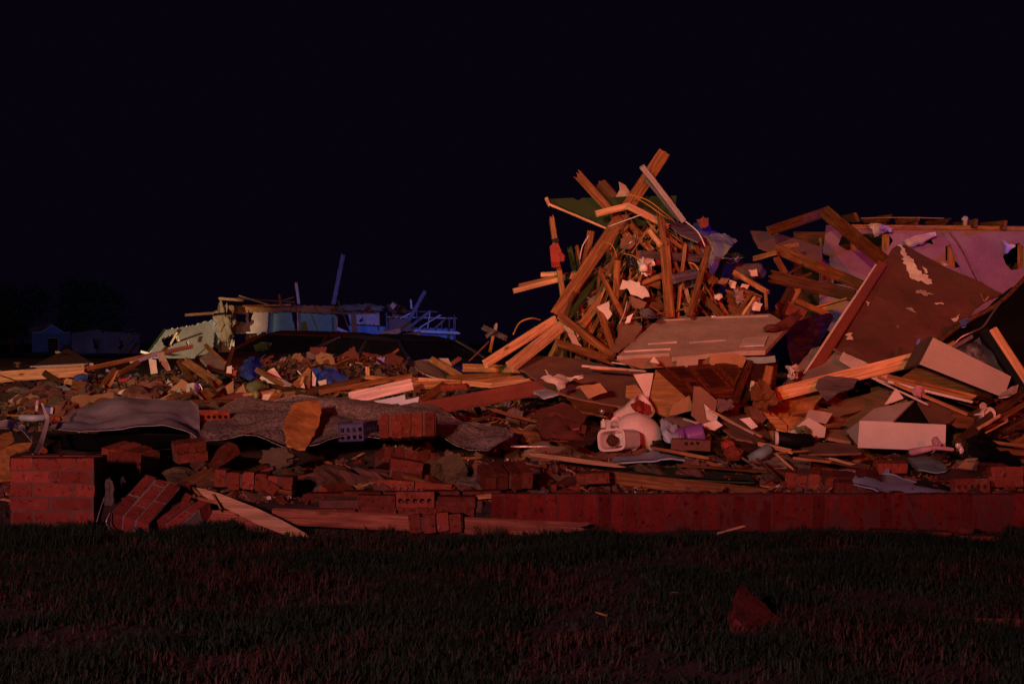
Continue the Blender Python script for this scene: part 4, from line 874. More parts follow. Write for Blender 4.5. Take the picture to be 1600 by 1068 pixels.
# toilet
def shell(name, rings, m, parent, Mx, closed_ends=(True, True), smooth=True):
    n = len(rings[0]); V = [p for r_ in rings for p in r_]; Fs = []
    for i in range(len(rings) - 1):
        for k in range(n): Fs.append((i * n + k, i * n + (k + 1) % n, (i + 1) * n + (k + 1) % n, (i + 1) * n + k))
    if closed_ends[0]: Fs.append(tuple(range(n))[::-1])
    if closed_ends[1]: Fs.append(tuple((len(rings) - 1) * n + k for k in range(n)))
    return link(name, mk(name, V, Fs, m, smooth), Mx, parent)
def sup(rx, ry, z, p=4, n=40, cx=0, cy=0):
    out = []
    for k in range(n):
        a = 2 * math.pi * k / n; c, s = math.cos(a), math.sin(a)
        out.append((cx + rx * math.copysign(abs(c) ** (2 / p), c), cy + ry * math.copysign(abs(s) ** (2 / p), s), z))
    return out
tk = empty('toilet_tank', P(965, 690, 8.75), 'open white toilet tank lying on its side left of the bowl', 'toilet tank')
Mx = Matrix.Translation(P(956, 687, 8.52)) @ Matrix.Scale(.8, 4) @ Matrix.Rotation(math.radians(-8), 4, 'Y') @ euler(math.radians(82), 0, math.radians(-38))
shell('tank_shell', [sup(.085, .085, -.22), sup(.115, .072, -.21), sup(.12, .08, 0), sup(.125, .085, .0), sup(.125, .085, .008), sup(.108, .068, .008), sup(.105, .066, -.0), sup(.095, .055, -.17)], PORC, tk, Mx, (True, True), False)
link('tank_valve', lump_mesh('tank_valve', DARKW, 2, .2, 2, 5, (1, 1, 1)), Mx @ Matrix.Translation((-.05, 0, -.08)) @ Matrix.Scale(.09, 4), tk)
tk2 = empty('toilet_pedestal', P(985, 650, 9.1), 'broken upright toilet base with a red rag inside above the bowl', 'toilet pedestal')
Mx2 = Matrix.Translation(P(1005, 633, 9.15)) @ Matrix.Rotation(math.radians(52), 4, 'Y') @ euler(math.radians(28), 0, 0)
shell('base_shell', [sup(.07, .07, -.28, 3), sup(.075, .08, -.2, 3), sup(.07, .085, -.1, 3), sup(.085, .09, 0, 3), sup(.09, .095, .01, 3), sup(.075, .08, .01, 3), sup(.07, .075, 0, 3), sup(.06, .06, -.08, 3)], PORC, tk2, Mx2, (True, True), False)
loft([[(985, 632, 9.0), (996, 624, 9.0), (1007, 627, 9.0)], [(990, 640, 8.95), (998, 634, 8.9), (1008, 635, 8.95)], [(994, 643, 8.95), (1001, 642, 8.9), (1010, 641, 8.95)]], REDC, 'red rag stuffed into the broken toilet base', 'rag', nz=.01, fr=20)
bo = empty('toilet_bowl', P(990, 672, 8.95), 'white toilet bowl tipped over with its rounded underside up', 'toilet bowl')
Mb = Matrix.Translation(P(999, 677, 8.88)) @ Vector((0, 0, 1)).rotation_difference(Vector((.45, -.62, .62)).normalized()).to_matrix().to_4x4() @ Matrix.Scale(.84, 4)
rg = [sup(.185 * math.cos(a) ** .8 + .002, .15 * math.cos(a) ** .8 + .002, .165 * math.sin(a) - .03, 2.2) for a in [i * math.pi / 2 / 9 for i in range(9)] + [1.55]]
shell('bowl_shell', [sup(.16, .13, -.05, 2.2), sup(.19, .155, -.05, 2.2)] + rg, PORC, bo, Mb)
shell('rim', [sup(.17, .135, -.075, 2.2), sup(.205, .168, -.072, 2.2), sup(.208, .17, -.055, 2.2), sup(.19, .155, -.048, 2.2)], DRYB, bo, Mb)
loft([[(952, 656, 8.9), (962, 650, 8.9), (972, 652, 8.95)], [(956, 666, 8.85), (966, 668, 8.8), (976, 664, 8.9)]], PORC, 'jagged white porcelain shard left of the toilet bowl', 'porcelain_shard', nz=.02, fr=16)
tube([(940, 642, 9.0), (940.5, 642, 8.88)], .018, METAL, 'short grey pipe end facing forward above the small white bottle', 'pipe', 'pipe', 10)
bt = empty('bottle', P(943, 668, 8.8), 'small white pill bottle left of the toilet', 'bottle')
tube([(943, 668, 8.8), (943, 657, 8.8)], .018, PAPER, '', 'body', n=10, parent=bt); tube([(943, 657, 8.8), (943, 654, 8.8)], .012, METAL, '', 'cap', n=10, parent=bt)
gls = empty('glass_jar', P(941, 680, 8.7), 'small clear jar standing below the pill bottle', 'jar')
tube([(941, 681, 8.7), (941, 670, 8.7)], .02, METAL, '', 'body', n=10, parent=gls)
# jug, bag and radio
jg = empty('purple_jug', P(1075, 680, 8.6), 'purple plastic jug lying right of the toilet', 'jug')
tube([(1050, 683, 8.65), (1070, 682, 8.6)], .05, PURP, '', 'neck', n=14, parent=jg, r2=.06); tube([(1072, 682, 8.6), (1099, 676, 8.6)], .065, PURP, '', 'body', n=16, parent=jg, r2=.062)
loft([[(1036, 655, 8.8), (1046, 662, 8.7), (1060, 670, 8.7)], [(1032, 670, 8.6), (1044, 678, 8.5), (1062, 680, 8.6)], [(1040, 690, 8.5), (1050, 692, 8.45), (1066, 686, 8.5)]], TARP, 'crumpled grey plastic bag left of the purple jug', 'plastic_bag', nz=.05, fr=12)
rd = empty('radio', P(1080, 695, 8.4), 'flat brown appliance box under the purple jug', 'appliance')
link('case', box_mesh('case', .23, .12, .065, MORTR, .002), Matrix.Translation(P(1079, 694, 8.45)) @ euler(0, .04, -.1), rd)
for i in range(3): link('button', box_mesh('button', .016, .01, .016, BLACK), Matrix.Translation(P(1072 + i * 9, 692.5 - i * .3, 8.38)), rd)
loft([[(1018, 686, 8.7), (1030, 684, 8.65), (1040, 688, 8.7)], [(1016, 698, 8.5), (1030, 700, 8.4), (1042, 699, 8.5)]], BLACK, 'black plastic scrap right below the toilet bowl', 'plastic_scrap', nz=.02)
tb = empty('black_tube', P(1238, 685, 8.6), 'thick black tube with a pale open end before the strand board', 'tube')
tube([(1214, 684, 8.6), (1240, 687, 8.6), (1264, 688, 8.7)], .042, BLACK, '', 'body', n=14, parent=tb); tube([(1211, 684, 8.58), (1215, 684, 8.58)], .043, PAPER, '', 'end_cap', n=14, parent=tb)
loft([[(1240, 670, 8.9), (1252, 664, 8.8), (1266, 676, 8.9)], [(1244, 680, 8.8), (1256, 678, 8.7), (1270, 686, 8.8)]], GREENP, 'dark olive plastic bag on top of the black tube', 'plastic_bag', nz=.04, fr=14)
tube([(1176, 716, 8.3), (1188, 709, 8.25), (1200, 702, 8.3)], .034, TEAL, 'grey teal rolled mat below the bright short lath', 'rolled_mat', 'mat', 12)
lump(1137, 695, 8.5, 22, REDC, 'crumpled red cup left of the rolled mat', 'cup', flat=(1, .8, .8), amp=.25, fr=2)
lump(1146, 708, 8.3, 26, BRICK, 'chipped red brick lump below the crumpled red cup', 'brick_lump', 'brick', flat=(1.2, .8, .8), amp=.25, smooth=False, sub=2)

# ================================================================== RIGHT: PANEL, BOXES
tp = empty('wall_panel', P(1420, 480, 10.9), 'huge brown wall panel leaning behind the white drawers', 'wall panel')
tpl = [(1300, 532, 10.6), (1568, 462, 11.2), (1400, 378, 11.6)]
panel([(1390, 398), (1400, 382), (1414, 380), (1452, 402), (1500, 428), (1568, 462), (1540, 470), (1525, 482), (1500, 508), (1470, 532), (1442, 560), (1420, 585), (1380, 582), (1345, 560), (1308, 540), (1296, 534)], tpl, .013, PANELB, '', 'sheet', parent=tp, jag=.012, warp=.03)
plank(1265, 590, 10.2, 1378, 412, 11.3, 15, REDD, '', name='frame_stud', parent=tp); plank(1253, 588, 10.15, 1368, 414, 11.25, 3, DRYW, '', name='torn_edge', parent=tp, jag=(.05, 0), t=.02)
for k_, pts in enumerate(([(1403, 384), (1410, 388), (1418, 402), (1426, 410), (1434, 424), (1446, 430), (1456, 438), (1452, 446), (1440, 440), (1428, 438), (1418, 428), (1412, 412)], [(1428, 457), (1438, 453), (1462, 463), (1446, 463)], [(1470, 410), (1480, 414), (1476, 417)], [(1486, 500), (1498, 493), (1493, 505)], [(1416, 484), (1424, 482), (1429, 491), (1421, 488)], [(1322, 524), (1331, 522), (1334, 530), (1324, 532)], [(1440, 420), (1450, 426), (1446, 430)], [(1398, 506), (1404, 512), (1400, 514)], [(1462, 474), (1474, 476), (1466, 478)], [(1352, 470), (1362, 474), (1355, 478)], [(1500, 444), (1510, 452), (1502, 452)])):
    panel(pts, tpl, .003, DRYW if k_ % 3 != 1 else DRY, '', 'torn_paper', parent=tp, lift=.012, jag=.016, warp=.03, step=.035)
tube([(1532, 458, 10.8), (1538, 470, 10.7), (1545, 462, 10.7)], .004, PINE, 'thin wire sprouting from the right corner of the wall panel', 'wire')
tube([(1432, 545, 10.0), (1434, 536, 10.0), (1437, 530, 10.0)], .014, BLUEC, 'small blue clip below the wall panel', 'clip')
plank(1213, 616, 9.6, 1436, 559, 9.75, 21, PINEB, 'bright pale plank sloping up right in front of the drywall', jag=(0, .04))
# dark debris and metal at the right edge
loft([[(1440, 560, 10.3), (1470, 532, 10.6), (1540, 480, 11), (1602, 436, 11.2), (1660, 400, 11.4)], [(1470, 575, 10.0), (1500, 545, 10.2), (1560, 510, 10.4), (1612, 480, 10.6), (1670, 450, 10.8)], [(1500, 585, 9.9), (1540, 560, 10.0), (1590, 540, 10.1), (1630, 540, 10.2), (1680, 540, 10.3)], [(1520, 600, 9.8), (1560, 600, 9.8), (1600, 610, 9.8), (1640, 620, 9.8), (1690, 620, 9.8)]], BLACK, 'large black tarpaulin heaped at the right edge', 'tarpaulin', nz=.05, fr=3)
tube([(1440, 556, 10.2), (1500, 508, 10.5), (1560, 474, 10.7), (1602, 434, 11.0)], .018, DARKW, 'long dark pipe running up along the black tarpaulin', 'pipe')
tube([(1482, 548, 9.8), (1500, 528, 9.8), (1520, 518, 9.8), (1536, 510, 9.9), (1550, 490, 10), (1565, 470, 10.2)], .007, METAL, 'grey cable curving over the metallic bag', 'cable')
loft([[(1480, 548, 9.8), (1505, 535, 9.8), (1530, 524, 9.8)], [(1498, 562, 9.65), (1522, 552, 9.6), (1546, 548, 9.7)], [(1530, 580, 9.55), (1548, 576, 9.5), (1562, 572, 9.6)], [(1556, 596, 9.5), (1566, 596, 9.5), (1574, 596, 9.5)]], FOIL, 'crumpled silvery bag behind the upper drawer', 'silvery_bag', 'bag', nz=.05, fr=9)
plank(1484, 546, 9.6, 1518, 526, 9.65, 6, METAL, 'grey metal bracket strip above the silvery bag', name='bracket'); plank(1478, 544, 9.75, 1492, 536, 9.75, 10, PINE, 'small orange board end beside the metal bracket', name='board')
plank(1538, 516, 9.5, 1608, 618, 9.2, 16, BLACK, 'black beam leaning left of the bright right edge board', name='beam'); plank(1552, 515, 9.3, 1612, 606, 9.0, 13, PINEB, 'bright peach board leaning at the right edge', name='board')
loft([[(1498, 503, 10.2), (1506, 498, 10.2), (1512, 496, 10.2)], [(1502, 508, 10.1), (1510, 506, 10.1), (1516, 500, 10.2)]], BLUEC, 'small blue scrap on the dark slope near the wall panel', 'scrap', nz=.02)
# upper drawer
ud = empty('upper_drawer', P(1510, 580, 9.2), 'tilted white laminate cabinet box, the upper of two', 'drawer')
panel([(1458, 527), (1580, 588), (1569, 618), (1438, 566)], [(1458, 527, 9.15), (1580, 588, 9.1), (1438, 566, 8.95)], .016, LAM, '', 'front_panel', parent=ud)
panel([(1452, 524), (1459, 527), (1440, 566), (1412, 575), (1430, 540)], [(1459, 527, 9.16), (1440, 566, 8.96), (1415, 570, 9.6)], .016, DRYB, '', 'side_panel', parent=ud)  # shade on the left side of the box is put into the brown
panel([(1400, 596), (1440, 570), (1568, 620), (1530, 640)], [(1400, 596, 9.5), (1440, 570, 9.3), (1568, 620, 9.3)], .012, PLY, '', 'bottom_panel', parent=ud)
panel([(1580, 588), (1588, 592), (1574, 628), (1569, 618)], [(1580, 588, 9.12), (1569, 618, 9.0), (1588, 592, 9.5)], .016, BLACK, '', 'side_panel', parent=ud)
SB = [
 (1386, 590, 9.3, 1530, 624, 9.1, 14, PINE, 'brown shelf board lying below the upper white box', 35),
 (1388, 596, 9.15, 1520, 628, 8.95, 4, LAM, 'thin pale shelf edge below the brown shelf board', 0),
 (1372, 588, 9.2, 1512, 647, 8.85, 5, PINE, 'long narrow edge strip crossing above the lower white box', 0),
 (1370, 594, 9.1, 1450, 632, 8.85, 3, LAM, 'thin white strip left of the long narrow edge strip', 0),
]
for q in SB: plank(*q[:9], roll=q[9], t=.014, name='shelf_board' if 'shelf' in q[8] else 'strip')
loft([[(1422, 608, 9.1), (1438, 604, 9.05), (1446, 610, 9.1)], [(1428, 618, 9.0), (1438, 620, 8.95), (1440, 624, 9.0)]], PINK, 'pink cloth scrap between the two white boxes', 'cloth', nz=.02)
panel([(1382, 632), (1400, 606), (1412, 622), (1396, 628)], 8.95, .014, LAM, 'small pale triangle board above the lower white box', 'board')
# lower drawer
ld = empty('lower_drawer', P(1410, 685, 8.7), 'overturned white laminate cabinet box, the lower of two', 'drawer')
panel([(1343, 657), (1478, 663), (1477, 704), (1340, 699)], [(1343, 657, 8.7), (1478, 663, 8.6), (1340, 699, 8.66)], .016, LAM, '', 'front_panel', parent=ld)
panel([(1322, 673), (1343, 657), (1341, 697)], [(1322, 673, 9.0), (1343, 657, 8.72), (1341, 697, 8.68)], .014, LAM, '', 'side_panel', parent=ld)
panel([(1342, 657), (1366, 638), (1396, 632), (1428, 625), (1395, 658)], [(1342, 657, 8.75), (1428, 625, 9.1), (1395, 658, 8.75)], .014, LAM, '', 'left_panel', parent=ld)
panel([(1394, 659), (1431, 626), (1456, 661)], [(1394, 659, 8.95), (1431, 626, 9.2), (1456, 661, 8.95)], .014, BLACK, '', 'inside', parent=ld)  # black sheet stands in for the shade inside the box opening
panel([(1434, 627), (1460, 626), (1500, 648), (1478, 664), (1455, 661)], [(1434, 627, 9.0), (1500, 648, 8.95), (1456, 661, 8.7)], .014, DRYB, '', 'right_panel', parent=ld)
panel([(1478, 663), (1484, 660), (1486, 700), (1477, 704)], [(1478, 663, 8.62), (1477, 704, 8.6), (1486, 662, 9.0)], .014, BLACK, '', 'side_panel', parent=ld)  # shade on the right side of the white box, painted black
panel([(1490, 640), (1520, 652), (1524, 668), (1496, 668), (1480, 660)], 8.9, .012, OLDW, 'rust brown board right of the lower white box', 'board', jag=.006)
# mug and can lid
mg = empty('mug', P(1546, 647, 8.9), 'white mug lying with its open mouth toward the viewer', 'mug')
Mm = Matrix.Translation(P(1546, 646, 8.85)) @ euler(math.radians(80), 0, math.radians(8))
ri = [[(math.cos(2 * math.pi * k / 24) * r_, math.sin(2 * math.pi * k / 24) * r_, z) for k in range(24)] for r_, z in ((.034, -.09), (.041, -.085), (.042, 0), (.040, .002), (.037, .0), (.035, -.075), (.01, -.08))]
shell('cup_body', ri, PORC, mg, Mm); tube([Mm @ Vector((-.04, 0, -.02)), Mm @ Vector((-.07, 0, -.03)), Mm @ Vector((-.07, 0, -.06)), Mm @ Vector((-.04, 0, -.07))], .006, PORC, '', 'handle', n=8, parent=mg)
lump(1536, 634, 9.0, 12, DRY, 'round grey can lid just above the white mug', 'can_lid', 'lid', flat=(1, .25, 1), amp=0, amp2=.03)
loft([[(1510, 618, 9.2), (1530, 606, 9.2), (1550, 608, 9.3)], [(1512, 630, 9.1), (1528, 624, 9.0), (1552, 622, 9.1)]], DARKW, 'dark torn lampshade behind the can lid', 'lampshade', nz=.04, fr=12)
for i, q in enumerate(((1500, 690, 8.6, 1600, 610, 9.2, 16, DARKW, 'wide dark curved board right below the mug'), (1530, 668, 8.6, 1560, 650, 8.7, 5, PINEB, 'short pale lath below the mug'), (1560, 655, 8.8, 1612, 625, 9.0, 8, OLDW, 'brown lath at the right edge above the curved board'),
   (1540, 676, 8.5, 1570, 660, 8.6, 3, PINEB, 'tiny pale lath second below the mug'), (1550, 690, 8.5, 1610, 698, 8.5, 5, PINE, 'level lath at the right edge below the mug'), (1545, 702, 8.4, 1612, 708, 8.4, 9, OLDW, 'thick level board at the right edge'), (1570, 672, 8.6, 1612, 650, 8.7, 7, DARKW, 'dark lath crossing at the right edge'))):
    plank(*q[:9], name='lath' if q[6] < 9 else 'board', jag=(.01, .02))
loft([[(1568, 612, 9.0), (1580, 604, 9.0), (1592, 600, 9.1)], [(1560, 622, 8.9), (1575, 620, 8.85), (1590, 612, 9.0)]], PAPER, 'white crumpled scrap at the right edge beside the mug', 'paper', nz=.02)
loft([[(1512, 690, 8.5), (1530, 676, 8.5), (1556, 682, 8.6), (1580, 700, 8.6)], [(1515, 704, 8.3), (1532, 700, 8.2), (1560, 704, 8.3), (1590, 716, 8.4)], [(1520, 714, 8.2), (1535, 716, 8.1), (1560, 716, 8.2), (1596, 722, 8.3)]], BLACK, 'shiny black bin bag right of the lower white box', 'bin_bag', 'bag', nz=.05, fr=8)

# larger dark shapes around the flat drywall sheet and toilet
for p, pl, m, lb in [
 ([(836, 640), (880, 628), (925, 640), (905, 668), (850, 672)], [(836, 640, 9.5), (925, 640, 9.3), (850, 672, 8.9)], REDD, 'dark maroon board left of the broken toilet pedestal'),
 ([(880, 612), (940, 606), (968, 628), (950, 650), (905, 640)], [(880, 612, 9.8), (968, 628, 9.5), (905, 640, 9.2)], OLDW, 'reddish brown board under the edge of the flat brown drywall'),
 ([(868, 660), (930, 655), (948, 680), (900, 700), (872, 690)], [(868, 660, 9.2), (948, 680, 8.9), (872, 690, 8.6)], DARKW, 'dark flat board left of the toilet tank'),
 ([(905, 602), (938, 598), (950, 612), (920, 622)], 9.3, CARDB, 'small orange carton flap on the flat brown drywall edge'),
 ([(826, 606), (880, 598), (905, 606), (850, 622)], [(826, 606, 9.9), (905, 606, 9.8), (850, 622, 9.6)], TARP, 'bluish grey flat strip under the torn white paper'),
 ([(1095, 690), (1150, 682), (1190, 700), (1130, 712)], [(1095, 690, 8.7), (1190, 700, 8.6), (1130, 712, 8.3)], DARKW, 'dark board right of the flat appliance'),
 ([(1245, 690), (1330, 694), (1345, 708), (1262, 708)], [(1245, 690, 8.8), (1330, 694, 8.8), (1262, 708, 8.5)], DRYB, 'brown flat sheet below the rust cardboard sheet'),
 ([(1390, 712), (1460, 706), (1480, 716), (1400, 724)], [(1390, 712, 8.6), (1480, 716, 8.5), (1400, 724, 8.3)], DARKW, 'dark board between the lower white box and the teal sheet'),
 ([(1500, 650), (1530, 640), (1545, 662), (1515, 676)], [(1500, 650, 9.1), (1530, 640, 9.2), (1515, 676, 8.8)], OLDW, 'rust brown board left below the white mug')]:
    panel(p, pl, .014, m, lb, 'board', jag=.006, warp=.02, step=.08)
loft([[(838, 655, 9.3), (870, 648, 9.2), (910, 655, 9.2)], [(840, 672, 9.0), (872, 668, 8.8), (915, 676, 8.9)], [(846, 686, 8.7), (876, 690, 8.6), (912, 690, 8.7)]], REDD, 'crumpled dark red cloth left of the toilet tank', 'cloth', nz=.05, fr=8)
# ================================================================== LEFT DEBRIS FIELD (10 - 20 m)
LB = [
 (-20, 592, 14, 132, 580, 14.5, 14, PINEB, 'long yellow lumber lying level at the far left edge'),
 (-20, 583, 14.2, 128, 573, 14.7, 4, PINEB, 'thin upper board stacked on the long yellow lumber'),
 (136, 576, 14.6, 300, 541, 16, 7, PINE, 'long thin board rising right from the end of the yellow lumber'),
 (206, 567, 15, 246, 552, 15.4, 6, LAM, 'pale board under the rising thin board at left'),
 (184, 585, 14, 216, 566, 14.3, 8, OLDW, 'short brown board below the rising thin board'),
 (70, 583, 13.2, 98, 600, 12.9, 10, DARKW, 'dark plank leaning against the yellow lumber'),
 (158, 605, 12.8, 178, 578, 13, 8, OLDW, 'short brown splinter board left of the red toy'),
 (170, 604, 12.9, 183, 580, 13, 4, PINE, 'thin brown stick left of the red toy'),
 (-10, 612, 12.5, 25, 600, 12.8, 6, OLDW, 'dull board end at the far left below the yellow lumber'),
 (281, 564, 13.5, 304, 604, 12.6, 11, OLDW, 'left of two brown planks crossing below the pale wall'),
 (290, 564, 13.2, 341, 600, 12.3, 13, PINE, 'broad brown plank crossing below the pale wall'),
 (322, 540, 15, 352, 568, 14, 7, PINE, 'brown plank leaning on the fallen white panel door'),
 (352, 582, 13.6, 364, 543, 14, 6, DARKW, 'dark upright plank right of the fallen white panel door'),
 (335, 578, 13.2, 362, 586, 13, 7, DARKW, 'dark plank at the foot of the fallen panel door'),
 (326, 592, 12.3, 339, 618, 11.8, 5, OLDW, 'thin board right of the white bucket'),
 (272, 590, 12.6, 296, 604, 12.2, 8, PINE, 'short orange board left of the white bucket'),
 (402, 578, 11.8, 440, 601, 11.2, 8, PINE, 'orange board leaning before the white paper'),
 (470, 600, 11.5, 474, 588, 11.5, 3, PINEB, 'pale stake left of the orange triangle board'),
 (418, 601, 11.2, 500, 622, 10.2, 7, DARKW, 'grey curved strip meeting the speckled carpet'),
 (424, 603, 11.3, 478, 612, 11, 4, GREENB, 'olive strip above the grey curved strip'),
 (432, 618, 10.8, 500, 612, 10.4, 10, PINE, 'short tan board just behind the speckled carpet'),
 (360, 620, 10.6, 436, 613, 10.8, 8, PINEB, 'tan board end left of the short tan board behind the carpet'),
 (480, 613, 10.3, 560, 596, 10.6, 12, DARKW, 'dark maroon board lying behind the bright lumber'),
 (500, 612, 10.0, 643, 587, 10.4, 8, PINE, 'upper brown face board of the bright lumber pair'),
 (548, 622, 9.8, 643, 600, 10.1, 19, PINKW, 'brightest pink lumber in the middle with nail holes'),
 (574, 572, 10.8, 575, 590, 10.8, 6, PINEB, 'short upright stub with nail holes above the bright lumber'),
 (572, 589, 10.8, 705, 602, 10.5, 6, PINE, 'thin board running right from the short upright stub'),
 (644, 593, 10.6, 830, 606, 10.2, 8, PINEB, 'long thin bright board between lumber and dark timber'),
 (646, 602, 10.5, 722, 600, 10.4, 12, PINE, 'brown board under the long thin bright board'),
 (656, 628, 9.9, 694, 602, 10.3, 13, OLDW, 'short brown block leaning right of the bright lumber'),
 (725, 574, 10.8, 832, 577, 10.5, 12, PINE, 'level tan board under the bright sloping planks'),
 (675, 562, 11.6, 726, 592, 11.0, 11, PINE, 'brown board lying over the white curved panel'),
 (700, 592, 10.9, 800, 586, 10.6, 12, OLDW, 'brown board below the level tan board'),
 (720, 600, 10.6, 820, 590, 10.4, 9, PINE, 'split tan board above the long dark timber'),
 (770, 602, 10.2, 830, 594, 10.1, 7, PINEB, 'bright splintered board end with stamped marks'),
 (655, 640, 9.5, 860, 602, 9.9, 24, REDD, 'long maroon timber crossing behind the speckled carpet'),
 (690, 606, 10.2, 730, 604, 10.1, 10, BRICK, 'red lit board scrap above the maroon timber'),
 (760, 526, 13, 772, 516, 13, 6, PURPW, 'small purplish stub left of the bright sloping planks'),
 (773, 520, 13.2, 775, 506, 13.2, 5, TRIM, 'small pinkish post left of the bright sloping planks'),
 (756, 512, 13.3, 790, 528, 13, 8, PURPW, 'dark purplish board under the small pinkish post'),
 (766, 548, 12.8, 770, 528, 12.9, 5, PINE, 'short brown stake below the dark purplish board'),
 (735, 562, 12.5, 762, 535, 12.8, 2, PINE, 'thin curved stick left of the bright sloping planks'),
 (696, 575, 12.5, 718, 560, 12.6, 7, OLDW, 'brown splinter board behind the brown boards in the middle'),
 (288, 641, 10.0, 345, 645, 9.8, 4, PINEB, 'thin orange strip behind the grey carpet edge'),
 (308, 632, 10.2, 378, 616, 10.4, 7, REDD, 'dark red strip board leading to the green bag'),
 (320, 644, 9.9, 378, 641, 9.8, 5, TRIM, 'pink lit strip above the cored brick'),
 (300, 628, 10.3, 370, 628, 10.2, 8, DARKW, 'dark board behind the dark red strip board'),
]
for q in LB: plank(*q[:9], name='plank' if q[6] > 6 else 'lath', jag=(.015, .03), roll=R.uniform(-10, 10))
LP = [
 ([(452, 605), (482, 573), (486, 577), (484, 607)], 11.6, .012, PLY, 'orange triangular board standing in the middle left debris'),
 ([(470, 606), (473, 590), (477, 606)], 11.5, .01, LAM, 'sliver of pale board before the orange triangle'),
 ([(417, 627), (431, 609), (440, 628)], 10.5, .012, OLDW, 'small dark red triangle board behind the speckled carpet'),
 ([(408, 626), (412, 616), (424, 616), (416, 628)], 10.6, .01, LAM, 'small cream scrap left of the dark red triangle'),
 ([(405, 590), (420, 578), (428, 574), (440, 590), (465, 606), (440, 603), (415, 598)], 11.9, .006, PAPER, 'large white paper sheet beneath the orange leaning board'),
 ([(496, 596), (510, 592), (510, 603), (500, 603)], 11.4, .01, PALEW, 'cream scrap right of the orange triangle board'),
 ([(488, 580), (494, 590), (492, 602), (487, 602)], 11.6, .008, PAPER, 'narrow torn white strip beside the orange triangle board'),
 ([(312, 558), (328, 548), (353, 570), (348, 582), (330, 578)], [(312, 558, 14.3), (328, 548, 14.6), (348, 582, 13.6)], .03, DOORM, 'fallen white panel door leaning near the pale wall'),
 ([(244, 552), (256, 549), (267, 577), (262, 580), (250, 566)], 14.2, .01, DRY, 'curved pale scrap right of the rising thin board'),
 ([(232, 560), (244, 562), (246, 582), (236, 584)], 14.0, .01, DRYW, 'pale torn board before the curved pale scrap'),
 ([(262, 612), (285, 592), (300, 602), (294, 622), (272, 620)], 11.9, .012, CARDB, 'orange cardboard left of the white bucket'),
 ([(352, 604), (365, 594), (366, 612), (356, 616)], 11.2, .01, CARDB, 'orange carton flap left of the blue bag'),
 ([(368, 612), (380, 600), (385, 614), (372, 618)], 11.1, .01, CARDB, 'second orange carton flap left of the green bag'),
 ([(355, 572), (363, 571), (362, 583), (354, 583)], 12.8, .01, PAPER, 'small upright white card left of the blue bag'),
 ([(364, 578), (370, 578), (369, 587), (363, 586)], 12.6, .02, REDC, 'tiny red box left of the blue bag'),
 ([(183, 612), (200, 607), (203, 612), (192, 617), (184, 616)], 12.2, .01, PALEW, 'small cream slab in the left rubble'),
 ([(208, 612), (224, 611), (225, 620), (208, 621)], 11.9, .02, STONE, 'small tan block right of the cream slab'),
 ([(104, 590), (118, 594), (112, 602), (98, 598)], 12.9, .01, CARDB, 'tan wedge board right of the dark leaning plank'),
 ([(112, 594), (136, 596), (132, 610), (112, 606)], 12.7, .01, OLDW, 'brown board scrap left of the blue cloth'),
 ([(50, 625), (62, 605), (68, 600), (75, 604), (74, 616), (52, 634), (40, 640)], 12.4, .02, STONE, 'tan curved slab standing in the left rubble'),
 ([(70, 615), (82, 606), (100, 603), (112, 610), (100, 616), (78, 618)], [(70, 615, 12.1), (100, 603, 12.5), (112, 610, 12.3)], .015, TARP, 'grey flattened sheet in the left rubble'),
 ([(80, 650), (93, 651), (94, 660), (84, 664), (78, 658)], 9.6, .03, BRICK, 'orange brick scrap right of the blue book'),
 ([(97, 652), (106, 647), (111, 661), (100, 662)], 9.5, .02, BRICK, 'small brick half by the left tip of the grey carpet'),
 ([(620, 628), (655, 620), (652, 632), (630, 636)], 9.6, .01, TARP, 'grey blue sheet under the brightest lumber'),
 ([(585, 626), (632, 616), (634, 628), (600, 634)], 9.7, .01, TARP, 'greenish grey sheet left under the brightest lumber'),
 ([(686, 560), (700, 560), (706, 572), (696, 570)], 11.9, .01, DRY, 'pale sliver behind the brown board on the curved panel'),
]
for p, pl, t, m, lb in LP: panel(p, pl, t, m, lb, 'board' if 'board' in lb else 'door' if 'door' in lb else 'scrap', jag=.004, warp=.015, step=.09)
loft([[(648, 563, 11.9), (664, 562, 12.1), (684, 567, 12.1), (702, 578, 12)], [(650, 574, 11.5), (668, 574, 11.6), (688, 580, 11.6), (704, 590, 11.5)], [(668, 586, 11.1), (680, 590, 11.1), (692, 592, 11.1), (704, 594, 11)]], DRY, 'white curved car panel left of the brown boards', 'car_panel', 'car panel', nz=.01)
loft([[(118, 588, 13.2), (128, 586, 13.2), (138, 584, 13.3)], [(115, 594, 13), (126, 594, 12.9), (136, 594, 13)]], BLUEC, 'small dark blue cloth in the left rubble', 'cloth', nz=.03)
ty = empty('toy', P(196, 591, 12.8), 'small bright red plastic toy in the left rubble', 'toy')
tube([(186, 594, 12.8), (194, 594, 12.8), (203, 590, 12.8)], .018, REDC, '', 'body', n=8, parent=ty); lump(204, 587, 12.8, 5, BLUEC, '', 'knob', parent=ty)
loft([[(383, 562, 13.2), (394, 558, 13), (408, 560, 13.2)], [(378, 575, 12.9), (390, 574, 12.6), (402, 576, 12.8)], [(381, 590, 12.6), (390, 594, 12.4), (399, 590, 12.6)]], BLUEP, 'shiny bright blue plastic bag left of the crushed car', 'plastic_bag', nz=.08, fr=9, ridge=.05)
loft([[(492, 578, 12.2), (505, 575, 12), (540, 590, 12)], [(490, 590, 12), (510, 588, 11.8), (545, 598, 11.8)], [(495, 600, 11.8), (520, 600, 11.7), (550, 602, 11.7)]], BLUEP, 'dark shiny blue plastic sheet right of the orange triangle', 'plastic_sheet', nz=.07, fr=8, ridge=.04)
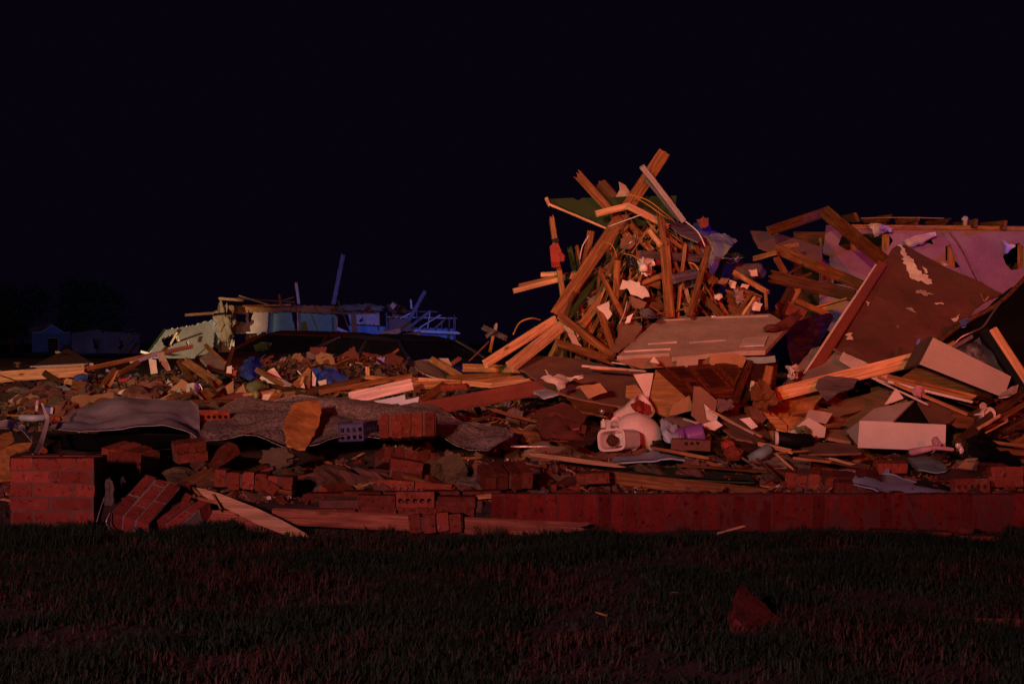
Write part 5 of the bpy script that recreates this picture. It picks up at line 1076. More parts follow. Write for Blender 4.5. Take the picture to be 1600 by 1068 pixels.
loft([[(388, 598, 11.2), (400, 590, 11.1), (418, 594, 11.2)], [(386, 608, 10.9), (400, 606, 10.7), (420, 604, 10.9)], [(392, 620, 10.7), (400, 622, 10.6), (412, 612, 10.8)]], GREENP, 'olive green rounded bag behind the speckled carpet', 'bag', nz=.05, fr=7)
bk = empty('bucket', P(302, 610, 11.9), 'crushed white plastic bucket in the left debris', 'bucket')
loft([[(292, 600, 11.9), (302, 598, 11.75), (313, 599, 11.9)], [(292, 612, 11.8), (302, 612, 11.65), (311, 612, 11.8)], [(295, 622, 11.8), (303, 623, 11.7), (312, 622, 11.8)]], PAPER, '', 'body', nz=.01, parent=bk); tube([(311, 599, 11.8), (316, 608, 11.8), (313, 620, 11.8)], .006, METAL, '', 'handle', parent=bk)
loft([[(396, 540, 17), (410, 535, 16.9), (424, 538, 17)], [(398, 547, 16.8), (410, 548, 16.7), (420, 546, 16.8)]], GREENB, 'olive yellow crumpled sheet at the left of the crushed red car', 'sheet', nz=.06)
panel([(452, 562), (464, 555), (465, 560), (456, 566)], 15.5, .01, DRYB, 'small tan scrap on the crushed cars', 'scrap', jag=.006)
panel([(505, 562), (512, 560), (518, 572), (504, 572)], 15.2, .01, OLDW, 'brown scrap with glints on the crushed cars', 'scrap', jag=.006)
tube([(410, 566, 16), (418, 560, 16), (428, 556, 16)], .02, OLDW, 'short brown branch before the crushed red car', 'branch')
# far left foreground things
pb = empty('pink_bottle', P(58, 645, 9.3), 'tall slim pink bottle standing among the left rubble', 'bottle')
tube([(57.5, 642, 9.3), (58.5, 628, 9.3)], .012, PINK, '', 'body', n=10, parent=pb); tube([(58.5, 628, 9.3), (58.7, 625, 9.3)], .008, PINK, '', 'cap', n=10, parent=pb)
link('label_band', lump_mesh('label_band', PAPER, 2, 0, 1, 1), Matrix.Translation(P(58, 636, 9.285)) @ Matrix.Diagonal((.018, .012, .03, 1)), pb)
bkq = empty('book', P(78, 643, 9.4), 'small blue and white carton behind the twisted metal strip', 'carton')
link('cover', box_mesh('cover', .045, .05, .045, BLUEC), Matrix.Translation(P(78, 641, 9.4)) @ euler(0, .1, -.3), bkq); link('label_face', box_mesh('label_face', .018, .004, .042, PAPER), Matrix.Translation(P(81, 641, 9.36)) @ euler(0, .1, -.3), bkq)
link('brass_knob', lump_mesh('brass_knob', OLDW, 2, .2), Matrix.Translation(P(71, 626, 9.4)) @ Matrix.Scale(.04, 4), bkq)
tube([(33, 652, 9.2), (50, 653, 9.15), (68, 652, 9.2)], .022, TARP, 'grey plastic pipe lying beside the pink bottle', 'pipe', 'pipe', 12)
tube([(34, 646, 9.3), (42, 642, 9.3), (55, 644, 9.3)], .01, OLDW, 'thin stick behind the grey plastic pipe', 'stick')
loft([[(64, 630, 8.6), (67, 629, 8.6)], [(68, 645, 8.5), (73, 644, 8.5)], [(70, 658, 8.4), (77, 656, 8.4)], [(60, 688, 8.0), (68, 692, 8.0)], [(50, 708, 7.6), (60, 712, 7.6)]], FLASH, 'long twisted metal strip bending above the brick pillar', 'metal_strip', nz=.004, t=.003)
loft([[(-12, 658, 8.7), (10, 656, 8.6), (20, 659, 8.7), (33, 663, 8.8)], [(-12, 668, 8.5), (8, 668, 8.4), (18, 669, 8.5), (30, 672, 8.5)]], FLASH, 'pale bent metal flashing at the left edge', 'metal_flashing', nz=.01, t=.003)
loft([[(28, 664, 8.6), (38, 664, 8.6), (50, 683, 8.4)], [(28, 668, 8.5), (36, 674, 8.4), (50, 689, 8.3)]], FLASH, 'lower folded metal flashing pointing down at the pillar', 'metal_flashing', nz=.006, t=.003)
osb_t = [([(-14, 684), (20, 672), (22, 690), (0, 705), (-14, 712)], [(-14, 684, 8.4), (20, 672, 8.7), (-14, 712, 7.9)], 'upper orange strand board at the left edge'),
         ([(-14, 712), (22, 692), (50, 690), (46, 700), (16, 712), (16, 748), (-14, 750)], [(-14, 712, 7.7), (50, 690, 8.0), (-14, 750, 7.4)], 'lower orange strand board left behind the brick pillar')]
for p, pl, lb in osb_t: panel(p, pl, .012, OSB, lb, 'strand_board', jag=.006)
lump(68, 703, 7.6, 12, BRICK, 'small pinkish brick lump on top of the brick pillar', 'brick_lump', 'brick', flat=(1, .8, .9), amp=.3, smooth=False, sub=2)

# ================================================================== CARPETS
loft([[(78, 672, 8.7), (110, 652, 9.1), (150, 632, 9.6), (185, 624, 9.9), (225, 624, 10), (262, 625, 9.9), (290, 634, 9.6), (312, 640, 9.3)],
      [(80, 674, 8.6), (115, 660, 8.8), (150, 646, 9.2), (190, 632, 9.3), (228, 640, 9.2), (262, 636, 9.3), (290, 646, 9.1), (312, 660, 8.9)],
      [(84, 677, 8.5), (120, 672, 8.6), (155, 664, 8.8), (195, 656, 8.85), (232, 654, 8.8), (265, 652, 8.8), (290, 664, 8.8), (312, 676, 8.7)],
      [(90, 678, 8.45), (125, 678, 8.4), (160, 678, 8.4), (200, 676, 8.4), (236, 672, 8.4), (265, 670, 8.4), (290, 676, 8.4), (310, 690, 8.4)]], CARG, 'grey folded carpet humped over the rubble at left', 'carpet', nz=.025, fr=2.6, nu=8, nv=8, t=.005, ridge=.07)
loft([[(92, 679, 8.6), (150, 678, 8.7), (210, 676, 8.7), (300, 680, 8.7)], [(96, 700, 8.5), (150, 702, 8.5), (210, 702, 8.5), (290, 700, 8.5)]], BLACK, 'black sheet added as shade in the hollow below the grey carpet', 'plastic', nz=.02)  # black sheet added to stand for the shade under the carpet edge
loft([[(290, 652, 9.3), (330, 642, 9.5), (380, 632, 9.8), (430, 626, 10), (500, 624, 10), (570, 626, 9.9), (620, 628, 9.8), (670, 634, 9.6), (700, 648, 9.3), (740, 662, 9.1), (802, 684, 8.8)],
      [(292, 664, 9.0), (330, 655, 9.2), (380, 648, 9.4), (430, 645, 9.5), (500, 644, 9.5), (560, 650, 9.4), (610, 640, 9.4), (660, 640, 9.3), (705, 662, 8.95), (745, 674, 8.8), (800, 688, 8.7)],
      [(296, 680, 8.7), (330, 668, 8.9), (380, 672, 8.9), (430, 668, 8.9), (500, 664, 9.0), (540, 676, 8.9), (600, 668, 8.9), (655, 662, 8.9), (705, 678, 8.7), (750, 686, 8.6), (798, 692, 8.6)],
      [(300, 700, 8.35), (330, 690, 8.4), (380, 690, 8.45), (430, 694, 8.4), (480, 700, 8.35), (520, 694, 8.4), (580, 686, 8.5), (650, 684, 8.5), (700, 698, 8.4), (740, 706, 8.3), (796, 696, 8.45)]],
     CARP, 'large speckled carpet spread in folds across the middle', 'carpet', nz=.02, fr=3.4, nu=8, nv=8, t=.005, ridge=.08)
panel([(458, 630), (478, 626), (500, 626), (503, 645), (497, 665), (486, 688), (478, 700), (458, 701), (450, 694), (448, 680), (443, 668), (446, 652)], [(458, 630, 9.05), (503, 645, 9.0), (458, 701, 8.2)], .012, OSB, 'jagged orange strand board standing on the speckled carpet', 'strand_board', jag=.007, lift=.0)
# crate
cr = empty('crate', P(560, 685, 8.35), 'blue plastic crate half sunk behind the brick block', 'crate')
Mc = Matrix.Translation(P(549, 675, 8.45)) @ euler(0, -.06, -.25)
def crate_side(M_, sx, sz, nh):
    hw = sx / nh; loops = [[(-sx / 2, -sz / 2), (sx / 2, -sz / 2), (sx / 2, sz / 2), (-sx / 2, sz / 2)]]
    for i in range(nh):
        for j in range(2):
            x = -sx / 2 + hw * (i + .5); z = -sz / 4 + j * sz / 2.4 - .003
            loops.append([(x - hw * .28, z - sz * .13), (x + hw * .28, z - sz * .13), (x + hw * .28, z + sz * .13), (x - hw * .28, z + sz * .13)])
    SEED[0] += 1; link('side', sheet_mesh('side', loops, .006, CRATEM, 0, 0, .1, SEED[0]), M_, cr)
crate_side(Mc @ Matrix.Translation((0, 0, 0)) @ Matrix.Rotation(math.pi / 2, 4, 'X'), .15, .10, 4)
crate_side(Mc @ Matrix.Translation((.078, .12, 0)) @ Matrix.Rotation(math.pi / 2, 4, 'Z') @ Matrix.Rotation(math.pi / 2, 4, 'X'), .24, .10, 6)
crate_side(Mc @ Matrix.Translation((-.078, .12, 0)) @ Matrix.Rotation(math.pi / 2, 4, 'Z') @ Matrix.Rotation(math.pi / 2, 4, 'X'), .24, .10, 6)
crate_side(Mc @ Matrix.Translation((0, .24, 0)) @ Matrix.Rotation(math.pi / 2, 4, 'X'), .15, .10, 4)
for a in (((-.08, 0, .052), (.082, 0, .052)), ((.08, 0, .052), (.08, .24, .052)), ((-.08, 0, .052), (-.08, .24, .052)), ((-.08, 0, -.05), (.08, 0, -.05))): tube([Mc @ Vector(a[0]), Mc @ Vector(a[1])], .006, CRATEM, '', 'rim', parent=cr)

# ================================================================== MASONRY
def wall_grid(w_, h_, kind='s', off=.5, course=.0667, bl=.204, drop=0., rnd=R):
    """running bond filling w_ x h_"""
    out = []; nr_ = int(round(h_ / course))
    for r_ in range(nr_):
        z = (r_ + .5) * course; x = -(off if r_ % 2 else 0) * bl
        while x < w_ - .01:
            a, b = max(x, 0), min(x + bl - .01, w_)
            if b - a > .03 and rnd.random() > drop: out.append(((a + b) / 2, .045, z, kind, (b - a) / BL))
            x += bl
    return out
# square brick pillar
Mx = Matrix.Translation(P(16, 840, 7.05)); h = 6 * .0667 - .0
br = [(x, y, z + .0, k, s) for x, y, z, k, s in wall_grid(.416, .40, off=.42)]
br += [(.37, .045 + .1 * 1 + .045, (r_ + .5) * .0667, 's', .46) for r_ in range(6)] + [(.10, .2, .40 - .033, 's', 1), (.30, .2, .40 - .033, 's', .9)]
masonry('brick_pillar', 'square broken brick pillar standing in the grass at left', 'brick pillar', Mx, br, [(.208, .1125, .196, .410, .222, .394)], BRKP, MORTR, jit=.001)
# soldier course foundation wall
br = []; x = 0; i = 0
X0 = P(768, 830, 7.06).x
while x < 3.9:
    z = .092 + R.uniform(-.011, .006); tone = BRK
    br.append((x + .0285, .045, z, 'v', R.uniform(.93, 1.0))); x += .0665
masonry('low_brick_wall', 'long low foundation wall of upright soldier bricks along the lawn', 'brick wall', Matrix.Translation((X0, 7.06, 0)), br, [(1.95, .0445, .092, 3.9, .086, .182)], BRKW, MORTW, jit=.0016)
# low wall remnant left of it with cored bricks
Mx = Matrix.Translation(P(494, 812, 7.12)); br = [(.1 + i * .2, .045, .035, 's', 1) for i in range(4)] + [(.30 + i * .2, .05, .09, 'u' if i == 1 else 's', 1) for i in range(3)] + [(.02 + i * .2, .16, .10, 's', 1) for i in range(5)]
masonry('wall_remnant', 'low leftover brick courses with holed bricks left of the soldier wall', 'wall remnant', Mx, br, [(.42, .075, .05, .82, .07, .085), (.44, .2, .06, .9, .10, .09)], BRKD, MORTR, jit=.008)
# tilted chunk
Mx = mframe((229, 818, 6.95), (173, 799, 6.95), (205, 728, 7.25))
Mx = mframe((173, 800, 6.95), (229, 818, 6.93), (215, 734, 7.3))
def cols(n, L, course=.0667):
    out = []
    for c in range(n):
        z0 = -.07 * (c % 2) - R.uniform(0, .02); z = z0
        while z < L:
            a, b = max(z, 0), min(z + .194, L + R.uniform(-.02, .04))
            if b - a > .04: out.append((course * (c + .5), .045, (a + b) / 2, 'v', (b - a) / BL))
            z += .204
    return out
masonry('tilted_brick_slab', 'larger tilted slab of bonded bricks leaning right of the pillar', 'brick slab', Mx, cols(3, .38), [(.1, .0465, .185, .196, .087, .36)], BRKP, MORT, jit=.001)
Mx = mframe((243, 812, 6.97), (270, 826, 6.9), (272, 778, 7.1))
masonry('small_brick_slab', 'smaller tilted slab of two brick courses near the splintered plank', 'brick slab', Mx, cols(2, .20), [(.067, .0465, .09, .126, .087, .17)], BRKP, MORT, jit=.001)
# assorted bonded lumps: (x,y,Y, rotz, roty, kinds, n, label)
ML = [
 (158, 722, 7.9, -.3, .16, 'r', 4, 'row of mortar crusted bricks on edge just right of the pillar top'),
 (160, 742, 7.6, .1, .03, 's', 2, 'low pair of bricks between the pillar and the tilted slab'),
 (203, 709, 8.1, -.2, .25, 's', 1, 'single crusted brick lying above the edge row by the pillar'),
 (272, 728, 7.6, .4, -.1, 's', 2, 'dark brick corner piece in the hollow below the carpet'),
 (335, 735, 7.75, .5, -.5, 's', 1, 'orange lit brick tilted in the dark below the carpet'),
 (336, 762, 7.4, -.1, .10, 'r', 6, 'long crusted row of edge bricks above the splintered plank'),
 (592, 692, 8.2, .05, .0, 'v', 5, 'block of five upright bricks standing on the carpet'),
 (312, 662, 9.1, .1, .03, 'u', 1, 'cored brick with a row of holes on the carpet seam'),
 (598, 722, 7.9, .2, .15, 'r', 5, 'rounded crusted brick piece in the middle dark rubble'),
 (604, 752, 7.65, .1, .12, 's', 2, 'slanting brick slab in the middle of the dark rubble'),
 (588, 776, 7.45, .1, .08, 'u', 2, 'row of holed bricks under the slanting brick slab'),
 (757, 768, 7.4, .2, -.08, 'r', 4, 'rounded crusted brick log just above the low wall'),
 (640, 835, 6.93, .0, -.04, 'r', 4, 'dark brick piece lying in the grass under the long plank'),
 (1225, 762, 7.85, 0, .02, 'r', 5, 'orange lit row of brick ends above the right wall'),
 (1284, 764, 7.65, 0, .0, 's', 1, 'orange lit brick beside the row of brick ends'),
 (1300, 776, 7.62, .02, .0, 'r', 4, 'long low row of bricks under the grey tarpaulin'),
 (1492, 772, 7.4, 0, .02, 'u', 1, 'holed brick right of the grey tarpaulin'),
 (1370, 738, 8.1, 0, -.02, 's', 1, 'square cut brick end left of the teal sheet'),
 (900, 757, 7.6, .1, 0, 's', 1, 'single brick left of the long mouldy beam'),
 (1546, 762, 7.6, .1, .05, 's', 2, 'bricks at the right edge above the low wall'),
]
for x, y, Y, rz, ry, k, n, lb in ML:
    Mx = Matrix.Translation(P(x, y, Y)) @ euler(R.uniform(-.3, .3), ry + R.uniform(-.06, .06), rz + R.uniform(-.25, .25))
    if k == 's': br = [(.1 + .204 * (i // 2 if n > 2 else 0), .045, .03 + .066 * (i % 2 if n > 1 else 0), 's', R.uniform(.85, 1)) for i in range(n)]; core = [(.1, .05, .03 * min(n, 2), .17, .07, .052 * min(n, 2))] if n > 1 else []
    elif k == 'r': br = [(.03 + .067 * i, .09, .045, 'r', 1) for i in range(n)]; core = [(.0335 * n, .09, .045, .067 * n - .012, .17, .074)]
    elif k == 'v': br = [(.03 + .067 * i, .045, .1, 'v', .72) for i in range(n)]; core = [(.0335 * n, .052, .1, .067 * n - .012, .07, .128)]
    else: br = [(.1 + .204 * i, .045, .045, 'u', 1) for i in range(n)]; core = [(.102 * n, .05, .045, .2 * n, .03, .07)] if n > 1 else []
    masonry('brick_piece' if n > 1 else 'brick_lump', lb, 'brickwork' if n > 1 else 'brick', Mx, br, core, BRK if R.random() < .35 else BRKD, MORTR, jit=.009)
# row fallen in the grass at right
Mx = Matrix.Translation(P(1290, 846, 6.75)) @ euler(0, .015, -.03)
masonry('fallen_brick_row', 'row of bricks fallen flat in the grass before the low wall', 'brickwork', Mx, [(.1 + .2 * i, .045, .02, 's', R.uniform(.8, 1)) for i in range(4)], [(.42, .05, .014, .8, .07, .04)], BRK, MORTR, jit=.012)
lump(1508, 830, 6.85, 26, BRICK, 'brick lump resting on the right end of the fallen row', 'brick_lump', 'brick', flat=(1.1, .8, .8), amp=.3, smooth=False, sub=2)
lump(168, 772, 7.2, 20, MORT, 'broken mortar lump wedged between pillar and tilted slab', 'mortar_lump', 'mortar', flat=(.9, .7, 2.2), amp=.35, fr=2.5, smooth=False, sub=3, amp2=.4)
lump(186, 752, 7.4, 16, STONE, 'upper small stone between pillar and tilted slab', 'stone', flat=(1.2, .8, .9), amp=.3, smooth=False, sub=2)
# ================================================================== FOREGROUND TIMBER
FP = [
 (285, 812, 7.12, 470, 822, 7.05, 36, RUSTW, 'wide brown board behind the bright splintered plank', (.05, .02)),
 (426, 806, 7.02, 900, 829, 6.98, 26, RUSTW, 'very long weathered plank lying before the wall remnant', (.02, .1)),
 (300, 838, 6.98, 480, 845, 6.9, 8, PINE, 'thin orange edged board along the grass at left', (.05, .02)),
 (478, 842, 6.9, 628, 842, 6.88, 9, RUSTW, 'lower board along the grass under the long plank', (.06, .02)),
 (470, 847, 6.8, 482, 843, 6.8, 4, TRIM, 'pale curled splinter end at the tip of the bright plank', (.01, .01)),
 (312, 778, 6.95, 345, 786, 6.9, 4, PINE, 'small splinter under the pointed end of the bright plank', (.03, .02)),
 (335, 776, 6.9, 346, 796, 6.86, 3, PINE, 'second small splinter crossing under the bright plank', (.03, .02)),
 (332, 747, 7.5, 458, 770, 7.35, 6, OLDW, 'thin lath above the long crusted brick row', (.01, .01)),
 (310, 758, 7.5, 345, 752, 7.5, 12, DARKW, 'dark board end left of the thin lath over the brick row', (.01, .02)),
 (490, 778, 7.25, 748, 782, 7.2, 8, DARKW, 'dark board capping the wall remnant', (.03, .02)),
 (745, 776, 7.2, 800, 773, 7.18, 7, PINE, 'short board end on the wall where the soldiers start', (.01, .02)),
 (630, 742, 7.7, 745, 778, 7.3, 7, OLDW, 'thin board slanting off the middle brick slab', (.02, .05)),
 (829, 709, 8.1, 968, 727, 7.9, 7, PINEB, 'bright orange lath in the dark right of the carpet', (.01, .09)),
 (798, 697, 8.3, 860, 697, 8.3, 2.5, METAL, 'thin grey rod right of the carpet end', (0, 0)),
 (932, 744, 7.75, 1200, 773, 7.6, 20, OLDW, 'long mouldy beam lying behind the low wall', (.04, .06)),
 (906, 772, 7.3, 1010, 774, 7.25, 8, DARKW, 'dark maroon board just behind the low wall top', (.02, .02)),
 (1240, 715, 8.0, 1300, 722, 7.9, 4, PINE, 'thin lath left of the grey tarpaulin', (.01, .02)),
 (1020, 700, 8.3, 1110, 716, 8.1, 5, PINE, 'thin pale lath between the appliance and the mouldy beam', (.01, .02)),
 (1185, 718, 8.0, 1215, 745, 7.8, 4, DARKW, 'dark stick leaning below the rolled mat', (.01, .02)),
 (1215, 712, 8.1, 1240, 734, 7.9, 3, PINEB, 'tiny pale stick right of the rolled mat', (.01, .01)),
 (1250, 712, 8.2, 1360, 730, 8.0, 8, DARKW, 'long dark wood log under the lower white box', (.02, .02)),
 (1296, 716, 8.1, 1335, 725, 8.0, 4, PINEB, 'short orange splinter on the long dark log', (.03, .03)),
 (1060, 726, 8.1, 1200, 736, 8.0, 4, OLDW, 'thin brown lath behind the mouldy beam', (.02, .02)),
 (1170, 712, 8.3, 1260, 704, 8.4, 3, PINE, 'thin lath reaching past the rolled mat', (.02, .02)),
]
for q in FP: plank(*q[:9], jag=q[9], name='lath' if q[6] < 8 else 'plank', roll=R.uniform(-6, 6))
loft([[(930, 733, 8.2), (1000, 727, 8.4), (1080, 730, 8.4), (1170, 738, 8.2)], [(936, 740, 8.0), (1000, 742, 7.9), (1080, 748, 7.9), (1180, 752, 7.8)]], GREENB, 'dark green cloth strip lying on the mouldy beam', 'cloth', nz=.01)
loft([[(960, 716, 8.5), (1010, 708, 8.6), (1040, 704, 8.6), (1075, 711, 8.5), (1120, 718, 8.4)], [(950, 722, 8.3), (1010, 718, 8.3), (1045, 715, 8.25), (1080, 720, 8.3), (1130, 724, 8.3)]], TARP, 'shiny grey plastic hump in front of the toilet', 'plastic', nz=.015)
loft([[(1262, 741, 8.0), (1310, 735, 8.1), (1352, 738, 8.0), (1392, 742, 8.0), (1420, 752, 7.9), (1500, 772, 7.5)], [(1270, 744, 7.9), (1320, 744, 7.8), (1356, 748, 7.7), (1392, 755, 7.65), (1416, 760, 7.6), (1490, 774, 7.35)], [(1300, 748, 7.8), (1330, 756, 7.6), (1366, 764, 7.4), (1390, 776, 7.3), (1412, 777, 7.3), (1470, 777, 7.25)]], TARP, 'grey blue tarpaulin draped over the right end of the wall', 'tarpaulin', nz=.012, fr=5, ridge=.02)
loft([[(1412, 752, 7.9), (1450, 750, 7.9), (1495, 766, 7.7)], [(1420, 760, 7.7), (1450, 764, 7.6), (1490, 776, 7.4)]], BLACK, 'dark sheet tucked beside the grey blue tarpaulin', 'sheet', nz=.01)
loft([[(1462, 738, 8.2), (1490, 730, 8.3), (1540, 744, 8.2), (1600, 760, 8.1), (1660, 765, 8.1)], [(1466, 745, 7.9), (1500, 752, 7.7), (1550, 762, 7.6), (1600, 772, 7.5), (1660, 775, 7.5)]], REDD, 'maroon cloth spread at the right above the low wall', 'cloth', nz=.02)
loft([[(1530, 722, 8.5), (1550, 716, 8.5), (1570, 726, 8.5)], [(1524, 738, 8.2), (1550, 742, 8.1), (1576, 742, 8.2)]], REDD, 'second smaller maroon mound at the right', 'cloth', nz=.02)
loft([[(1418, 714, 8.4), (1440, 710, 8.5), (1462, 716, 8.4)], [(1424, 724, 8.2), (1450, 722, 8.2), (1482, 732, 8.1)], [(1436, 732, 8.0), (1456, 735, 8.0), (1478, 736, 8.0)]], TEAL, 'teal crumpled sheet below the lower white box', 'sheet', nz=.02, fr=9)
tube([(1424, 706, 8.3), (1445, 702, 8.2), (1462, 699, 8.2), (1490, 702, 8.2)], .022, PINK, 'pink knitted sleeve draped before the lower white box', 'sleeve', 'clothing', 12, r2=.010)
lump(1462, 690, 8.25, 14, PINK, 'small pink knitted ball on the pink sleeve', 'knitted_ball', 'toy', flat=(.9, .8, 1.2), amp=.12)
sk = empty('shoe', P(1500, 700, 8.3), 'little pale doll shoe beside the shiny black bag', 'doll shoe')
lump(1497, 696, 8.3, 9, PORC, '', 'toe', parent=sk, flat=(1, .8, .9)); lump(1502, 703, 8.28, 9, PORC, '', 'heel', parent=sk, flat=(.7, .7, 1.3))
wc = empty('sign_board', P(1518, 722, 7.9), 'small tan board with white hook mark at lower right', 'board')
panel([(1510, 716), (1528, 715), (1518, 733), (1496, 730)], 7.95, .012, CARDB, '', 'face', parent=wc)
tube([(1510, 719, 7.9), (1522, 719, 7.9), (1524, 716, 7.9), (1520, 716, 7.9)], .003, TRIM, '', 'hook', parent=wc)
lump(436, 714, 8.1, 46, INS, 'pale crumbly foam lump in the dark below the carpet', 'foam_lump', 'foam', flat=(1.1, .8, .62), amp=.28, fr=2.0, sub=4, amp2=.3)
lump(346, 722, 8.0, 30, BRICK, 'orange lit clay lump below the speckled carpet', 'clay_lump', 'rubble', flat=(1, .8, .8), amp=.35, smooth=False, sub=2)
tube([(151, 815, 6.9), (156, 798, 6.92), (163, 776, 6.95)], .0025, METAL, 'thin straight wire standing right of the pillar', 'wire')
tube([(178, 836, 6.85), (168, 820, 6.9), (166, 814, 6.9), (172, 800, 6.92)], .004, METAL, 'bent pale wire at the foot of the tilted slab', 'wire')
lump(212, 828, 6.9, 12, MORT, 'small pale stone under the larger tilted slab', 'stone', amp=.3, smooth=False, sub=2)
panel([(306, 761), (320, 764), (345, 771), (372, 782), (400, 793), (440, 812), (478, 832), (483, 840), (468, 843), (430, 830), (400, 818), (365, 800), (340, 788), (316, 773)], [(306, 761, 6.93), (483, 840, 6.82), (316, 773, 6.92)], .03, PINEB, 'bright splintered plank with pointed end lying in front', 'plank', jag=.002, warp=.004)
# lawn debris
rk = R.randint(0, 9)
panel([(1156, 914), (1166, 915), (1176, 928), (1196, 940), (1208, 955), (1232, 968), (1257, 992), (1236, 998), (1205, 990), (1170, 984), (1150, 968), (1150, 938)], [(1158, 912, 4.75), (1255, 990, 4.6), (1148, 965, 4.55)], .05, BRICKD, 'jagged triangular masonry slab leaning in the dark lawn', 'masonry_slab', 'slab', jag=.006, warp=.02, step=.05)
tube([(640, 961, 4.95), (700, 970, 4.85), (760, 980, 4.75), (806, 990, 4.7)], .011, YELC, 'thin yellowish pole lying in the dark lawn', 'pole')
lump(1068, 996, 4.6, 13, BRICK, 'tiny red brick crumb in the lawn beside the triangular slab', 'brick_crumb', 'brick', smooth=False, sub=2)
lump(1120, 978, 4.7, 9, BRICK, 'smaller red crumb left of the triangular slab', 'brick_crumb', 'brick', smooth=False, sub=2)
plank(1430, 968, 4.75, 1610, 972, 4.7, 5, OLDW, 'dark flat board in the lawn at the lower right', t=.02, name='board', roll=60); plank(1420, 1004, 4.45, 1620, 1003, 4.4, 7, OLDW, 'second dark flat board nearer at the lower right', t=.02, name='board', roll=60)
lump(100, 928, 5.3, 34, BRICK, 'brick lump half hidden in the grass at lower left', 'brick_lump', 'brick', flat=(1.2, .8, .5), amp=.3, smooth=False, sub=2)
lump(60, 932, 5.25, 18, BRICKD, 'smaller brick lump beside the one in the lower left grass', 'brick_lump', 'brick', flat=(1.2, .8, .6), amp=.3, smooth=False, sub=2)
plank(1120, 833, 6.8, 1160, 822, 6.8, 3, PINEB, 'thin pale splinter standing before the low wall', name='splinter', jag=(.02, .02))

# ================================================================== SCATTERED SMALL DEBRIS (shared meshes)
RS = random.Random(77)
def var(fn, n): return [fn(i) for i in range(n)]
VAR = {
 'brick': BRK + BRKD + BRKD + [COR[1]],
 'board_scrap': var(lambda i: sheet_mesh('board_scrap', [[(-.14, -.09), (.10, -.12), (.17, .0), (.12, .10), (-.11, .12)]], .012, [OLDW, REDD, DRYB, DARKW, CARDB, OLDW][i % 6], .008, .02, .06, 160 + i, .02), 9),
 'earth_clod': var(lambda i: lump_mesh('earth_clod', [OLIVE, MORTR, STONE, DIRT][i % 4], 3, .3, 1.8, 170 + i, (.30, .22, .12), False, .14), 6),
 'brick_fragment': var(lambda i: chip_mesh('brick_fragment', [BRICK, BRICKD][i % 2], .10, .08, .055, 40 + i), 8),
 'mortar_lump': var(lambda i: lump_mesh('mortar_lump', [MORT, OLIVE, STONE][i % 3], 2, .4, 2, 60 + i, (.12, .09, .06), False, .3), 6),
 'wood_scrap': var(lambda i: plank_mesh('wood_scrap', RS.uniform(.07, .30), RS.uniform(.015, .06), RS.uniform(.008, .03), [OLDW, PINE, DARKW, PINE, OLDW][i % 5], (.03, .05), 0, 80 + i), 12),
 'drywall_scrap': var(lambda i: sheet_mesh('drywall_scrap', [[(math.cos(a) * RS.uniform(.05, .12), math.sin(a) * RS.uniform(.04, .10)) for a in (0, 1.1, 2.2, 3.3, 4.3, 5.3)]], .012, [DRY, DRYW, DRYB, DRYB, CARDB][i % 5], .006, .01, .04, 100 + i), 10),
 'paper_scrap': var(lambda i: sheet_mesh('paper_scrap', [[(-.06, -.04), (.05, -.05), (.06, .04), (-.05, .05)]], .001, [PAPER, TARP, CARDB, PINK][i % 4], .008, .05, .02, 120 + i, .04), 6),
 'insulation_tuft': var(lambda i: lump_mesh('insulation_tuft', [INS, INSP][i % 2], 3, .5, 2.4, 130 + i, (.14, .11, .07), True, .5), 5),
 'shingle_scrap': var(lambda i: sheet_mesh('shingle_scrap', [[(-.12, -.07), (.11, -.08), (.13, .07), (-.10, .08)]], .004, [SHING, PURPW, REDD][i % 3], .008, .03, .04, 140 + i, .03), 6),
}
CATN = {'board_scrap': 'board', 'earth_clod': 'earth', 'brick': 'brick', 'brick_fragment': 'brick', 'mortar_lump': 'mortar', 'wood_scrap': 'wood scrap', 'drywall_scrap': 'drywall', 'paper_scrap': 'paper', 'insulation_tuft': 'insulation', 'shingle_scrap': 'shingle'}
DESC = {'board_scrap': 'broken board piece', 'earth_clod': 'rough earth clod', 'brick': 'loose brick', 'brick_fragment': 'broken brick piece', 'mortar_lump': 'mortar lump', 'wood_scrap': 'splintered wood scrap', 'drywall_scrap': 'torn drywall scrap', 'paper_scrap': 'crumpled sheet scrap', 'insulation_tuft': 'insulation tuft', 'shingle_scrap': 'bent shingle scrap'}
TONE = {'rubble_earth': 'dark', 'red_brick': 'red', 'dark_brick': 'dark red', 'mortar': 'grey', 'stained_mortar': 'brown', 'olive_earth': 'olive', 'concrete_lump': 'tan', 'old_wood': 'brown', 'pine': 'yellowish', 'dark_wood': 'dark', 'drywall_paint': 'greyish', 'drywall_core': 'white', 'drywall_paper': 'brown', 'cardboard': 'rust coloured', 'paper': 'white', 'grey_blue_tarp': 'bluish', 'pink_knit': 'pink', 'insulation': 'tan', 'pink_insulation': 'pinkish', 'asphalt_shingle': 'brown', 'grey_board': 'purplish', 'maroon_sheet': 'maroon'}
